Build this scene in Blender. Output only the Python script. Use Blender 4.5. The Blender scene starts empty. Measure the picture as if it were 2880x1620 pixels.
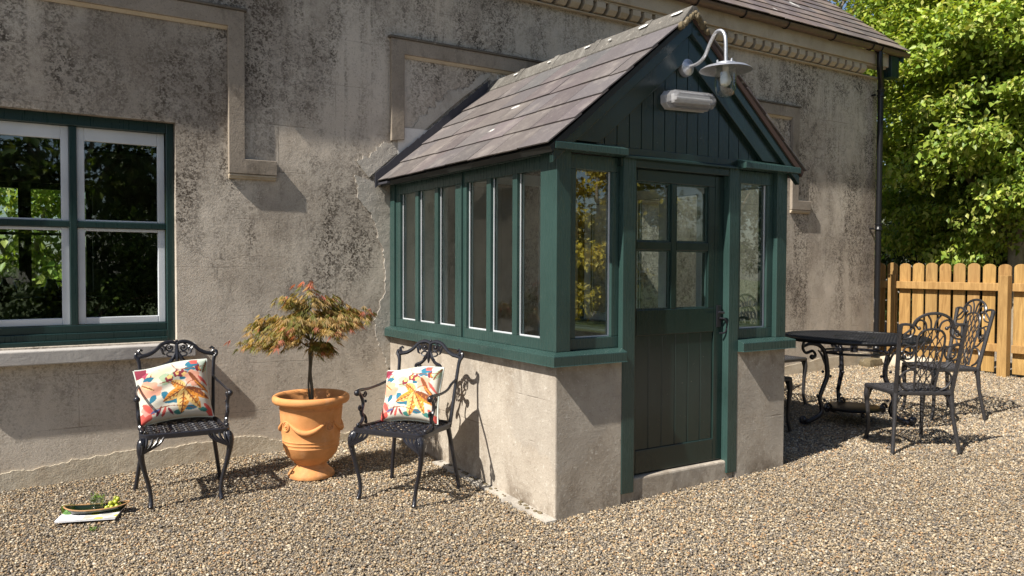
import bpy, math, random
import numpy as np
from mathutils import Vector, Matrix
SC = bpy.context.scene
COL = SC.collection
R = math.radians
PI = math.pi
random.seed(7)
rng = np.random.default_rng(7)

# ------------------------------------------------------------------ camera
cam_data = bpy.data.cameras.new('camera')
cam = bpy.data.objects.new('camera', cam_data)
COL.objects.link(cam)
cam_data.sensor_width = 36.0
cam_data.lens = 2198.0 / 2880 * 36.0
cam_data.clip_start = 0.05
cam_data.clip_end = 600
CAM = (-2.516, -5.7186, 1.4085)
_y, _p, _r = R(32.639), R(-1.625), R(0.2264)
fw = Vector((math.sin(_y) * math.cos(_p), math.cos(_y) * math.cos(_p), math.sin(_p)))
rt = Vector((math.cos(_y), -math.sin(_y), 0))
up = rt.cross(fw)
rt2 = rt * math.cos(_r) + up * math.sin(_r)
up2 = -rt * math.sin(_r) + up * math.cos(_r)
M = Matrix((rt2, up2, -fw)).transposed().to_4x4()
M.translation = Vector(CAM)
cam.matrix_world = M
SC.camera = cam

# ------------------------------------------------------------------ world, sun, exposure
SUN_TRAVEL = Vector((1.0, 0.165, -1.13)).normalized()
to_sun = -SUN_TRAVEL
elev = math.asin(to_sun.z)
w = bpy.data.worlds.new('World')
SC.world = w
w.use_nodes = True
nt = w.node_tree
sky = nt.nodes.new('ShaderNodeTexSky')
sky.sky_type = 'NISHITA'
sky.sun_disc = False
sky.sun_elevation = elev
sky.sun_rotation = math.atan2(to_sun.x, to_sun.y)
sky.ozone_density = 1.6
bg = nt.nodes['Background']
bg.inputs[1].default_value = 0.068
nt.links.new(sky.outputs[0], bg.inputs[0])
sl = bpy.data.lights.new('sun', 'SUN')
sl.energy = 5.0
sl.angle = R(0.53)
sl.color = (1.0, 0.94, 0.85)
so = bpy.data.objects.new('sun', sl)
COL.objects.link(so)
so.rotation_euler = SUN_TRAVEL.to_track_quat('-Z', 'Y').to_euler()
so.location = (-10, -3, 12)
SC.view_settings.view_transform = 'Standard'
SC.view_settings.look = 'None'
SC.view_settings.gamma = 1
SC.view_settings.exposure = 0.80
SC.render.film_transparent = False

# ------------------------------------------------------------------ material helpers
class NT:
    def __init__(s, name):
        s.m = bpy.data.materials.new(name)
        s.m.use_nodes = True
        s.t = s.m.node_tree
        s.b = s.t.nodes['Principled BSDF']
        s.out = s.t.nodes['Material Output']
        s.co = None
    def n(s, typ, **kw):
        nd = s.t.nodes.new(typ)
        for k, v in kw.items():
            if k.startswith('i_'):
                nd.inputs[k[2:].replace('_', ' ')].default_value = v
            else:
                setattr(nd, k, v)
        return nd
    def l(s, a, b):
        s.t.links.new(a, b)
    def coord(s, scale=(1, 1, 1), rot=(0, 0, 0), kind='Object'):
        if s.co is None:
            s.co = s.n('ShaderNodeTexCoord')
        mp = s.n('ShaderNodeMapping')
        mp.inputs['Scale'].default_value = scale
        mp.inputs['Rotation'].default_value = rot
        s.l(s.co.outputs[kind], mp.inputs['Vector'])
        return mp.outputs[0]
    def noise(s, scale, detail=4, rough=.55, vec=None, dist=0.0):
        nd = s.n('ShaderNodeTexNoise')
        nd.inputs['Scale'].default_value = scale
        nd.inputs['Detail'].default_value = detail
        nd.inputs['Roughness'].default_value = rough
        nd.inputs['Distortion'].default_value = dist
        s.l(vec if vec is not None else s.coord(), nd.inputs['Vector'])
        return nd.outputs['Fac']
    def ramp(s, fac, stops):
        r = s.n('ShaderNodeValToRGB')
        cr = r.color_ramp
        while len(cr.elements) < len(stops):
            cr.elements.new(0.5)
        for e, (p, c) in zip(cr.elements, stops):
            e.position = p
            e.color = (c, c, c, 1) if isinstance(c, (int, float)) else (c[0], c[1], c[2], 1)
        s.l(fac, r.inputs[0])
        return r.outputs[0]
    def mix(s, fac, a, b, mode='MIX'):
        m = s.n('ShaderNodeMix')
        m.data_type = 'RGBA'
        m.blend_type = mode
        for sock, v in ((m.inputs['Factor'], fac), (m.inputs['A'], a), (m.inputs['B'], b)):
            pass
        fi, ai, bi = m.inputs[0], m.inputs[6], m.inputs[7]
        for sock, v in ((fi, fac), (ai, a), (bi, b)):
            if isinstance(v, (int, float)):
                sock.default_value = v if sock is fi else (v, v, v, 1)
            elif isinstance(v, tuple):
                sock.default_value = (v[0], v[1], v[2], 1)
            else:
                s.l(v, sock)
        return m.outputs[2]
    def math(s, op, a, b=None):
        m = s.n('ShaderNodeMath')
        m.operation = op
        for i, v in enumerate((a, b)):
            if v is None:
                continue
            if isinstance(v, (int, float)):
                m.inputs[i].default_value = v
            else:
                s.l(v, m.inputs[i])
        return m.outputs[0]
    def bump(s, h, strength=.5, dist=.01, prev=None):
        b = s.n('ShaderNodeBump')
        b.inputs['Strength'].default_value = strength
        b.inputs['Distance'].default_value = dist
        s.l(h, b.inputs['Height'])
        if prev is not None:
            s.l(prev, b.inputs['Normal'])
        return b.outputs[0]
    def fin(s, col=None, rough=None, normal=None, metal=None, spec=None):
        for key, v in (('Base Color', col), ('Roughness', rough), ('Metallic', metal), ('Specular IOR Level', spec)):
            if v is None:
                continue
            if isinstance(v, (int, float)):
                s.b.inputs[key].default_value = v
            elif isinstance(v, tuple):
                s.b.inputs[key].default_value = (v[0], v[1], v[2], 1)
            else:
                s.l(v, s.b.inputs[key])
        if normal is not None:
            s.l(normal, s.b.inputs['Normal'])
        return s.m

def m_render():
    t = NT('weathered_render')
    big = t.noise(.7, 5, .6, t.coord((1, 1, .8)))
    streak = t.noise(2.6, 6, .7, t.coord((1.25, 1, .35)), .5)
    vo = t.n('ShaderNodeTexVoronoi'); vo.inputs['Scale'].default_value = 95; t.l(t.coord(), vo.inputs['Vector'])
    vs_ = t.n('ShaderNodeSeparateColor'); t.l(vo.outputs['Color'], vs_.inputs[0])
    vo2 = t.n('ShaderNodeTexVoronoi'); vo2.inputs['Scale'].default_value = 41; t.l(t.coord((1, 1, .8)), vo2.inputs['Vector'])
    vs2 = t.n('ShaderNodeSeparateColor'); t.l(vo2.outputs['Color'], vs2.inputs[0])
    fine = t.math('ADD', t.math('ADD', t.math('MULTIPLY', vs_.outputs[0], .36), t.math('MULTIPLY', vs2.outputs[0], .24)), t.math('MULTIPLY', t.noise(9, 7, .75, t.coord((1, 1, .7))), .4))
    grain = t.noise(210, 2, .6)
    base = t.mix(t.ramp(t.noise(1.5, 5, .65), [(.3, 0), (.7, 1)]), (.40, .35, .29), (.54, .485, .415))
    base = t.mix(t.math('MULTIPLY', t.ramp(t.noise(.9, 3, .6), [(.5, 0), (.7, 1)]), .5), base, (.36, .27, .19))
    base = t.mix(t.ramp(grain, [(.35, 0), (.65, .8)]), base, (.66, .59, .49))
    sep = t.n('ShaderNodeSeparateXYZ'); t.l(t.coord(), sep.inputs[0])
    z4 = t.math('MULTIPLY', sep.outputs[2], .25)
    # water-run streaks, strongest high on the wall
    run = t.noise(1.0, 6, .7, t.coord((7.5, 1, .38)), .3)
    run = t.math('MULTIPLY', t.ramp(run, [(.50, 0), (.62, 1)]), t.ramp(z4, [(.30, .1), (.7, .75)]))
    m1 = t.ramp(t.mix(.5, big, streak), [(.445, .04), (.56, 1)])
    m2 = t.ramp(fine, [(.40, 0), (.66, 1)])
    mk = t.math('MULTIPLY', t.math('MAXIMUM', m1, run), t.math('ADD', t.math('MULTIPLY', m2, .86), .14))
    mk = t.math('MULTIPLY', mk, t.ramp(z4, [(.06, .18), (.25, 1)]))
    col = t.mix(t.math('MULTIPLY', mk, .93), base, (.058, .047, .036))
    # broad soft sooty areas
    soot = t.ramp(t.noise(.55, 6, .68, t.coord((1, 1, .9), (0, 0, .3)), .3), [(.45, 0), (.62, 1)])
    soot = t.math('MULTIPLY', soot, t.ramp(z4, [(.05, .25), (.24, 1)]))
    col = t.mix(t.math('MULTIPLY', soot, .55), col, (.115, .09, .07))
    # scattered black pitting everywhere
    pit = t.math('MULTIPLY', t.ramp(t.math('ADD', t.math('MULTIPLY', vs_.outputs[1], .6), t.math('MULTIPLY', t.noise(5, 4, .7), .4)), [(.72, 0), (.80, 1)]), .22)
    col = t.mix(pit, col, (.07, .06, .045))
    li = t.ramp(t.noise(48, 4, .75), [(.62, 0), (.70, 1)])
    li = t.math('MULTIPLY', li, t.ramp(t.noise(1.8, 3), [(.46, 0), (.60, .85)]))
    col = t.mix(li, col, (.62, .58, .50))
    br = t.n('ShaderNodeTexBrick')
    br.offset = .5
    br.inputs['Scale'].default_value = 1
    br.inputs['Mortar Size'].default_value = .0035
    br.inputs['Mortar Smooth'].default_value = .4
    br.inputs['Brick Width'].default_value = .86
    br.inputs['Row Height'].default_value = .345
    wob = t.n('ShaderNodeVectorMath'); wob.operation = 'MULTIPLY_ADD'
    nz = t.n('ShaderNodeTexNoise'); nz.inputs['Scale'].default_value = 3; t.l(t.coord((1, 1, 1), (PI / 2, 0, 0)), nz.inputs['Vector'])
    t.l(nz.outputs['Color'], wob.inputs[0]); wob.inputs[1].default_value = (.02, .02, .02); t.l(t.coord((1, 1, 1), (PI / 2, 0, 0)), wob.inputs[2])
    t.l(wob.outputs[0], br.inputs['Vector'])
    jn = t.math('MULTIPLY', br.outputs['Fac'], t.ramp(t.noise(1.7, 4, .7), [(.47, 0), (.62, .8)]))
    col = t.mix(t.math('MULTIPLY', jn, .55), col, (.08, .065, .05))
    # hairline cracks
    ck = t.n('ShaderNodeTexVoronoi'); ck.feature = 'DISTANCE_TO_EDGE'; ck.inputs['Scale'].default_value = .9
    wb2 = t.n('ShaderNodeVectorMath'); wb2.operation = 'MULTIPLY_ADD'
    nz2 = t.n('ShaderNodeTexNoise'); nz2.inputs['Scale'].default_value = 2.5; nz2.inputs['Detail'].default_value = 6; t.l(t.coord(), nz2.inputs['Vector'])
    t.l(nz2.outputs['Color'], wb2.inputs[0]); wb2.inputs[1].default_value = (.5, .5, .5); t.l(t.coord(), wb2.inputs[2]); t.l(wb2.outputs[0], ck.inputs['Vector'])
    ckm = t.math('MULTIPLY', t.ramp(ck.outputs['Distance'], [(.0, 1), (.006, 0)]), t.ramp(t.noise(.8, 2), [(.54, 0), (.62, .5)]))
    col = t.mix(ckm, col, (.06, .05, .04))
    h = t.math('ADD', t.math('MULTIPLY', t.noise(60, 5, .8), .8), t.math('MULTIPLY', grain, .3))
    h = t.math('ADD', h, t.math('MULTIPLY', t.noise(8, 4), .9))
    h = t.math('SUBTRACT', h, t.math('MULTIPLY', t.math('ADD', jn, ckm), .6))
    return t.fin(col, .95, t.bump(h, .6, .012), spec=.2)

def m_stone(name, a, b, dark, bump=.35, darkness=.5):
    t = NT(name)
    n1 = t.noise(2.6, 5, .65)
    n2 = t.noise(26, 5, .7)
    col = t.mix(t.ramp(n1, [(.3, 0), (.7, 1)]), a, b)
    mk = t.math('MULTIPLY', t.ramp(t.noise(3.1, 6, .7, t.coord((1, 1, .6)), .6), [(.52, 0), (.68, 1)]), darkness)
    col = t.mix(mk, col, dark)
    col = t.mix(t.math('MULTIPLY', t.ramp(t.noise(120, 2), [(.55, 0), (.7, 1)]), .35), col, dark)
    col = t.mix(t.math('MULTIPLY', t.ramp(n2, [(.58, 0), (.72, 1)]), .35), col, (.55, .50, .43))
    h = t.math('ADD', t.math('MULTIPLY', n2, .5), t.math('MULTIPLY', t.noise(110, 3), .3))
    h = t.math('ADD', h, t.math('MULTIPLY', t.noise(5, 4), 1.2))
    return t.fin(col, .93, t.bump(h, bump, .012), spec=.25)

def m_base():
    t = NT('porch_base_render')
    col = t.mix(t.ramp(t.noise(2.2, 5, .65), [(.3, 0), (.7, 1)]), (.36, .31, .25), (.49, .44, .37))
    # weather stains, stronger just under the sill and near the ground
    sep = t.n('ShaderNodeSeparateXYZ'); t.l(t.coord(), sep.inputs[0])
    zz = sep.outputs[2]
    edge = t.math('MAXIMUM', t.ramp(zz, [(.62, 0), (.86, .55)]), t.ramp(zz, [(.02, .6), (.30, 0)]))
    st = t.ramp(t.noise(3.4, 8, .75, t.coord((1, 1, .7)), .5), [(.44, 0), (.60, 1)])
    col = t.mix(t.math('MULTIPLY', st, t.math('ADD', edge, .30)), col, (.17, .135, .10))
    gr = t.noise(70, 5, .8)
    col = t.mix(t.math('MULTIPLY', t.ramp(gr, [(.55, 0), (.64, 1)]), .45), col, (.16, .13, .10))
    col = t.mix(t.math('MULTIPLY', t.ramp(t.noise(38, 5, .75), [(.58, 0), (.66, 1)]), .5), col, (.66, .63, .56))
    patch = t.ramp(t.noise(1.5, 3, .5), [(.545, 0), (.56, 1)])
    col = t.mix(t.math('MULTIPLY', patch, .35), col, (.34, .31, .27))
    w1 = t.math('MULTIPLY', t.math('SUBTRACT', t.noise(3, 4, .6), .5), .02)
    jn = None
    for zc in (.40, .655):
        d = t.math('ABSOLUTE', t.math('SUBTRACT', t.math('ADD', zz, w1), zc))
        l = t.ramp(d, [(.0, 1), (.0045, 0)])
        jn = l if jn is None else t.math('MAXIMUM', jn, l)
    jn = t.math('MULTIPLY', jn, t.ramp(t.noise(2.4, 3), [(.50, 0), (.60, .7)]))
    col = t.mix(t.math('MULTIPLY', jn, .7), col, (.09, .07, .055))
    h = t.math('ADD', t.math('MULTIPLY', gr, .5), t.math('MULTIPLY', t.noise(5, 7, .6), .8))
    h = t.math('SUBTRACT', h, t.math('MULTIPLY', jn, .6))
    return t.fin(col, .93, t.bump(h, .6, .014), spec=.22)

def m_paint(name, c, rough=.32, grain=(22, 22, 1.5), var=.25, bump=.12):
    t = NT(name)
    n = t.noise(4, 4, .6, t.coord(grain))
    n2 = t.noise(2.2, 3)
    c2 = tuple(v * (1 - var) for v in c)
    col = t.mix(t.ramp(n2, [(.35, 0), (.65, 1)]), c2, c)
    sp = t.ramp(t.noise(70, 2, .5), [(.74, 0), (.78, 1)])
    col = t.mix(t.math('MULTIPLY', sp, .25), col, (.3, .3, .27))
    return t.fin(col, t.ramp(n, [(.3, rough * .8), (.7, rough * 1.35)]), t.bump(n, bump, .004))

def m_attr(name, rough=.6, bump=None, spec=.5, transl=0.0, sheen=0.0, noise_amt=.15, noise_scale=40):
    t = NT(name)
    a = t.n('ShaderNodeAttribute'); a.attribute_name = 'col'
    col = a.outputs['Color']
    if noise_amt:
        col = t.mix(t.math('MULTIPLY', t.ramp(t.noise(noise_scale, 3, .6), [(.35, 0), (.7, 1)]), noise_amt), col, (.0, .0, .0))
    nrm = t.bump(t.noise(*bump[0]), bump[1], bump[2]) if bump else None
    t.fin(col, rough, nrm, spec=spec)
    if transl:
        tr = t.n('ShaderNodeBsdfTranslucent')
        t.l(t.mix(1.0, col, (1.15, 1.1, .45), 'MULTIPLY'), tr.inputs['Color'])
        mx = t.n('ShaderNodeMixShader'); mx.inputs[0].default_value = transl
        t.l(t.b.outputs[0], mx.inputs[1]); t.l(tr.outputs[0], mx.inputs[2]); t.l(mx.outputs[0], t.out.inputs[0])
    return t.m

def m_slate():
    t = NT('roof_slate')
    a = t.n('ShaderNodeAttribute'); a.attribute_name = 'col'
    n1 = t.noise(9, 5, .65, t.coord((1, 1, 1)))
    col = t.mix(t.math('MULTIPLY', t.ramp(n1, [(.35, 0), (.7, 1)]), .35), a.outputs['Color'], (.075, .068, .066))
    col = t.mix(t.math('MULTIPLY', t.ramp(t.noise(5, 6, .7), [(.52, 0), (.66, 1)]), .35), col, (.30, .27, .24))
    col = t.mix(t.math('MULTIPLY', t.ramp(t.noise(75, 4, .7), [(.60, 0), (.68, 1)]), .5), col, (.36, .34, .30))
    col = t.mix(t.ramp(t.noise(6.3, 2, .4, t.coord((1, .35, 1))), [(.735, 0), (.75, .9)]), col, (.62, .61, .57))
    return t.fin(col, .6, t.bump(t.noise(22, 5, .65), .4, .008), spec=.35)

def m_simple(name, c, rough=.5, metal=0, nscale=30, var=.2, bump=.1, spec=.5):
    t = NT(name)
    n = t.noise(nscale, 4, .6)
    col = t.mix(t.ramp(n, [(.3, 0), (.7, 1)]), tuple(v * (1 - var) for v in c), c)
    return t.fin(col, rough, t.bump(n, bump, .003), metal, spec)

def m_pane(name, ior=1.75, tint=(.93, .97, .95)):
    t = NT(name)
    tr = t.n('ShaderNodeBsdfTransparent'); tr.inputs[0].default_value = (*tint, 1)
    gl = t.n('ShaderNodeBsdfGlossy'); gl.inputs['Roughness'].default_value = .012
    t.l(t.bump(t.noise(1.6, 2), .08, .02), gl.inputs['Normal'])
    fr = t.n('ShaderNodeFresnel')
    ge = t.n('ShaderNodeNewGeometry')
    t.l(t.math('ADD', t.math('MULTIPLY', ge.outputs['Backfacing'], 1 / ior - ior), ior), fr.inputs['IOR'])
    mx = t.n('ShaderNodeMixShader')
    t.l(fr.outputs[0], mx.inputs[0]); t.l(tr.outputs[0], mx.inputs[1]); t.l(gl.outputs[0], mx.inputs[2])
    t.l(mx.outputs[0], t.out.inputs[0])
    return t.m

def m_terra():
    t = NT('terracotta')
    col = t.mix(t.ramp(t.noise(9, 5, .65), [(.3, 0), (.7, 1)]), (.54, .235, .075), (.68, .315, .12))
    col = t.mix(t.math('MULTIPLY', t.ramp(t.noise(6, 5, .7, t.coord((1, 1, .5))), [(.55, 0), (.70, 1)]), .35), col, (.70, .46, .30))
    sep = t.n('ShaderNodeSeparateXYZ'); t.l(t.coord(), sep.inputs[0])
    dirt = t.math('MULTIPLY', t.ramp(sep.outputs[2], [(.0, .6), (.10, 0)]), t.ramp(t.noise(14, 5, .7), [(.42, 0), (.6, 1)]))
    col = t.mix(dirt, col, (.22, .13, .06))
    col = t.mix(t.math('MULTIPLY', t.ramp(t.noise(60, 3, .7), [(.6, 0), (.7, 1)]), .25), col, (.30, .13, .05))
    return t.fin(col, .7, t.bump(t.noise(40, 4, .6), .25, .004), spec=.3)

def m_milky(name):
    t = NT(name)
    t.fin((.34, .34, .35), .12)
    tr = t.n('ShaderNodeBsdfTransparent'); tr.inputs[0].default_value = (.85, .85, .86, 1)
    mx = t.n('ShaderNodeMixShader'); mx.inputs[0].default_value = .62
    t.l(t.b.outputs[0], mx.inputs[1]); t.l(tr.outputs[0], mx.inputs[2]); t.l(mx.outputs[0], t.out.inputs[0])
    return t.m

def m_wood(name, a, b, scale=(16, 11, 1.1)):
    t = NT(name)
    n = t.noise(2.2, 5, .6, t.coord(scale), 1.2)
    at = t.n('ShaderNodeAttribute'); at.attribute_name = 'col'
    col = t.mix(t.ramp(n, [(.35, 0), (.65, 1)]), a, b)
    kn = t.ramp(t.noise(7, 2, .4), [(.70, 0), (.76, 1)])
    col = t.mix(t.math('MULTIPLY', kn, .55), col, (.16, .08, .03))
    col = t.mix(1.0, col, at.outputs['Color'], 'MULTIPLY')
    return t.fin(col, .7, t.bump(n, .2, .006), spec=.3)

MAT = dict(
    render=m_render(),
    base=m_base(),
    trim=m_stone('stone_trim', (.22, .185, .145), (.34, .29, .235), (.08, .065, .05), .4, .75),
    cornice=m_stone('cornice_stone', (.40, .33, .24), (.50, .43, .33), (.22, .17, .11), .25, .4),
    sill=m_stone('sill_stone', (.36, .34, .32), (.44, .42, .39), (.18, .16, .15), .3, .3),
    mortar=m_stone('mortar_patch', (.36, .33, .28), (.48, .445, .39), (.15, .13, .11), .8, .6),
    skirt=m_stone('pale_skirting', (.48, .41, .30), (.62, .56, .45), (.28, .19, .11), .6, .5),
    plaster=m_stone('inner_plaster', (.60, .58, .54), (.68, .66, .62), (.4, .38, .35), .1, .3),
    green=m_paint('green_gloss_paint', (.031, .065, .058), .27),
    greenw=m_paint('green_paint_reveal_shade', (.012, .034, .032), .3),  # green paint darkened: shade of the deep window reveal put into the colour
    greend=m_paint('green_paint_shaded', (.015, .032, .028), .17, (30, 30, 1.2), .3, .2),  # darker copy of green; shade on gable and door head is in the colour
    white=m_paint('white_paint', (.62, .65, .68), .4),
    iron=m_simple('black_cast_metal', (.018, .018, .024), .28, 0, 60, .4, .35, .6),
    ironb=m_simple('worn_dark_cast_metal', (.040, .038, .040), .36, 0, 50, .4, .35, .55),
    black=m_simple('black_plastic', (.010, .010, .011), .35, spec=.4),
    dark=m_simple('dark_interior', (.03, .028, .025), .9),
    lead=m_simple('lead_flashing', (.035, .035, .045), .7),
    slate=m_slate(),
    ridge=m_stone('ridge_tile', (.075, .070, .062), (.135, .125, .11), (.34, .33, .30), .7, .4),
    moss=m_stone('mossy_mortar', (.12, .095, .055), (.20, .16, .10), (.05, .04, .02), 1.0, .8),
    terra=m_terra(),
    galv=m_simple('galvanised_metal', (.62, .63, .66), .38, .75, 90, .3, .15),
    wood=m_wood('fence_timber', (.27, .155, .055), (.42, .26, .10)),
    bark=m_stone('tree_bark', (.26, .21, .15), (.36, .31, .23), (.08, .06, .04), .8, .6),
    leaf=m_attr('leaf', .45, None, .4, .38, noise_amt=0),
    cloth=m_attr('printed_cloth', .85, ((240, 2, .5), .25, .002), .2, noise_amt=0),
    stem=m_simple('maple_stem', (.10, .09, .06), .7),
    pane=m_pane('window_glass', 1.68),
    paned=m_pane('window_glass_reflective', 2.1),
    gravel=m_attr('gravel_pebble', .75, None, .3, noise_amt=.18, noise_scale=160),
)

# ------------------------------------------------------------------ mesh helpers
class MB:
    def __init__(s):
        s.v, s.f, s.c = [], [], []
        s.cur = (1, 1, 1)
    def add(s, vs, fs):
        o = len(s.v)
        s.v.extend([tuple(v) for v in vs])
        s.c.extend([s.cur] * len(vs))
        s.f.extend([tuple(i + o for i in f) for f in fs])
        return s
    def box(s, x0, x1, y0, y1, z0, z1):
        x0, x1 = sorted((x0, x1)); y0, y1 = sorted((y0, y1)); z0, z1 = sorted((z0, z1))
        v = [(x, y, z) for z in (z0, z1) for y in (y0, y1) for x in (x0, x1)]
        return s.add(v, [(0, 2, 3, 1), (4, 5, 7, 6), (0, 1, 5, 4), (2, 6, 7, 3), (0, 4, 6, 2), (1, 3, 7, 5)])
    def hexa(s, v):  # 8 corners, same order as box
        return s.add(v, [(0, 2, 3, 1), (4, 5, 7, 6), (0, 1, 5, 4), (2, 6, 7, 3), (0, 4, 6, 2), (1, 3, 7, 5)])
    def prism(s, poly, fn, d0, d1):
        """poly: 2D points, fn(p, d) -> 3D"""
        n = len(poly)
        v = [fn(p, d0) for p in poly] + [fn(p, d1) for p in poly]
        f = [tuple(range(n))[::-1], tuple(range(n, 2 * n))]
        f += [(i, (i + 1) % n, n + (i + 1) % n, n + i) for i in range(n)]
        return s.add(v, f)
    def tube(s, pts, r, seg=6, closed=False, flat=1.0):
        pts = [Vector(p) for p in pts]
        n = len(pts)
        rs = r if isinstance(r, (list, tuple)) else [r] * n
        if len(rs) != n:
            rs = [np.interp(i / (n - 1) * (len(rs) - 1), range(len(rs)), rs) for i in range(n)]
        T = []
        for i in range(n):
            a = pts[(i - 1) % n] if (closed or i > 0) else pts[0]
            b = pts[(i + 1) % n] if (closed or i < n - 1) else pts[-1]
            T.append((b - a).normalized() if (b - a).length > 1e-9 else Vector((0, 0, 1)))
        nrm = T[0].orthogonal().normalized()
        if abs(T[0].z) < .9:
            nrm = (Vector((0, 0, 1)) - T[0] * T[0].z).normalized()
        vs, fs = [], []
        for i in range(n):
            nrm = (nrm - T[i] * nrm.dot(T[i]))
            nrm = nrm.normalized() if nrm.length > 1e-6 else T[i].orthogonal().normalized()
            bn = T[i].cross(nrm)
            for k in range(seg):
                a = 2 * PI * k / seg
                vs.append(pts[i] + nrm * (math.cos(a) * rs[i]) + bn * (math.sin(a) * rs[i] * flat))
        m = n if closed else n - 1
        for i in range(m):
            j = (i + 1) % n
            for k in range(seg):
                l = (k + 1) % seg
                fs.append((i * seg + k, i * seg + l, j * seg + l, j * seg + k))
        if not closed:
            fs.append(tuple(range(seg))[::-1])
            fs.append(tuple((n - 1) * seg + k for k in range(seg)))
        return s.add(vs, fs)
    def lathe(s, prof, c=(0, 0, 0), seg=32, axis='z'):
        vs, fs = [], []
        for (r, z) in prof:
            for k in range(seg):
                a = 2 * PI * k / seg
                p = (r * math.cos(a), r * math.sin(a), z)
                if axis == 'y':
                    p = (p[0], p[2], p[1])
                vs.append((c[0] + p[0], c[1] + p[1], c[2] + p[2]))
        for i in range(len(prof) - 1):
            for k in range(seg):
                l = (k + 1) % seg
                fs.append((i * seg + k, i * seg + l, (i + 1) * seg + l, (i + 1) * seg + k))
        if prof[0][0] > 1e-4: fs.append(tuple(range(seg))[::-1])
        if prof[-1][0] > 1e-4: fs.append(tuple((len(prof) - 1) * seg + k for k in range(seg)))
        return s.add(vs, fs)
    def ball(s, c, r, seg=8, sz=1.0):
        n = 5
        return s.lathe([(max(r * math.sin(PI * i / n), 1e-5), -r * sz * math.cos(PI * i / n)) for i in range(n + 1)], c, seg)
    def build(s, name, mat, parent=None, smooth=False, bevel=0):
        me = bpy.data.meshes.new(name)
        me.from_pydata([tuple(v) for v in s.v], [], s.f)
        me.materials.append(MAT[mat] if isinstance(mat, str) else mat)
        ca = me.color_attributes.new('col', 'FLOAT_COLOR', 'POINT')
        ca.data.foreach_set('color', np.array([(c[0], c[1], c[2], 1) for c in s.c], dtype=np.float32).ravel())
        if smooth:
            me.polygons.foreach_set('use_smooth', [True] * len(me.polygons))
            try:
                me.set_sharp_from_angle(angle=R(50))
            except Exception:
                pass
        o = bpy.data.objects.new(name, me)
        COL.objects.link(o)
        if parent is not None:
            o.parent = parent
        if bevel:
            b = o.modifiers.new('bevel', 'BEVEL'); b.width = bevel; b.segments = 2; b.limit_method = 'ANGLE'
            b.harden_normals = False
        return o

def cr(pts, n=6, closed=False):
    """Catmull-Rom resample"""
    P = [Vector(p) for p in pts]
    N = len(P)
    out = []
    rngi = range(N) if closed else range(N - 1)
    for i in rngi:
        if closed:
            a, b, c, d = P[(i - 1) % N], P[i], P[(i + 1) % N], P[(i + 2) % N]
        else:
            a, b, c, d = P[max(i - 1, 0)], P[i], P[i + 1], P[min(i + 2, N - 1)]
        for k in range(n):
            t = k / n
            out.append(0.5 * ((2 * b) + (c - a) * t + (2 * a - 5 * b + 4 * c - d) * t * t + (3 * b - a - 3 * c + d) * t ** 3))
    if not closed:
        out.append(P[-1])
    return out

def tag(o, label=None, cat=None, group=None, kind=None):
    if label: o['label'] = label
    if cat: o['category'] = cat
    if group: o['group'] = group
    if kind: o['kind'] = kind
    return o
def empty(name, loc=(0, 0, 0), rz=0):
    o = bpy.data.objects.new(name, None)
    o.empty_display_size = .2
    COL.objects.link(o)
    o.location = loc
    o.rotation_euler = (0, 0, rz)
    return o
def kids(o): return [c for c in bpy.data.objects if c.parent == o]
def copy_tree(o, parent=None):
    c = o.copy(); COL.objects.link(c); c.parent = parent
    for ch in kids(o): copy_tree(ch, c)
    return c

# ------------------------------------------------------------------ ground
W, D = 1.9332, 2.2399
def GZ(x, y):
    x = min(max(x, -6), 8); y = min(max(y, -9), 3)
    return 0.0241 * x + 0.0312 * (y + D)
def m_ground():
    t = NT('gravel_ground')
    v = t.n('ShaderNodeTexVoronoi'); v.inputs['Scale'].default_value = 62
    t.l(t.coord(), v.inputs['Vector'])
    sp = t.n('ShaderNodeSeparateColor'); t.l(v.outputs['Color'], sp.inputs[0])
    col = t.ramp(sp.outputs[0], [(0, (.13, .115, .10)), (.3, (.25, .21, .165)), (.55, (.36, .29, .21)), (.8, (.40, .36, .31)), (1, (.58, .53, .46))])
    h = t.ramp(v.outputs['Distance'], [(0, 1), (.6, 0)])
    col = t.mix(t.math('MULTIPLY', t.ramp(v.outputs['Distance'], [(.35, 0), (.7, 1)]), .6), col, (.08, .065, .05))
    return t.fin(col, .85, t.bump(h, .8, .01), spec=.25)
def m_grass():
    t = NT('rough_grass_ground')
    col = t.mix(t.ramp(t.noise(3, 6, .7), [(.3, 0), (.7, 1)]), (.035, .055, .015), (.09, .12, .035))
    return t.fin(col, .95, t.bump(t.noise(40, 4), .6, .03))
MAT['ground'] = m_ground()
MAT['grass'] = m_grass()
xs = sorted(set([-60, -30, -12, -6, 8, 12, 30, 60] + [i * 1.0 for i in range(-5, 8)]))
ys = sorted(set([-60, -30, -14, -9, 3, 6, 30, 60] + [i * 1.0 for i in range(-8, 3)]))
g = MB()
g.add([(x, y, GZ(x, y) - .012) for y in ys for x in xs],
      [(j * len(xs) + i, j * len(xs) + i + 1, (j + 1) * len(xs) + i + 1, (j + 1) * len(xs) + i) for j in range(len(ys) - 1) for i in range(len(xs) - 1)])
tag(g.build('gravel_ground', 'ground', smooth=True), kind='structure')
g = MB()
for (x0, x1, y0, y1) in ((6.99, 60, -60, 60), (-60, 6.99, 5.2, 60), (-60, 6.99, -60, -12)):
    g.add([(x0, y0, GZ(x0, y0) + .03), (x1, y0, GZ(x1, y0) + .03), (x1, y1, GZ(x1, y1) + .03), (x0, y1, GZ(x0, y1) + .03)], [(0, 1, 2, 3)])
tag(g.build('grass_ground', 'grass'), kind='structure')

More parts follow.
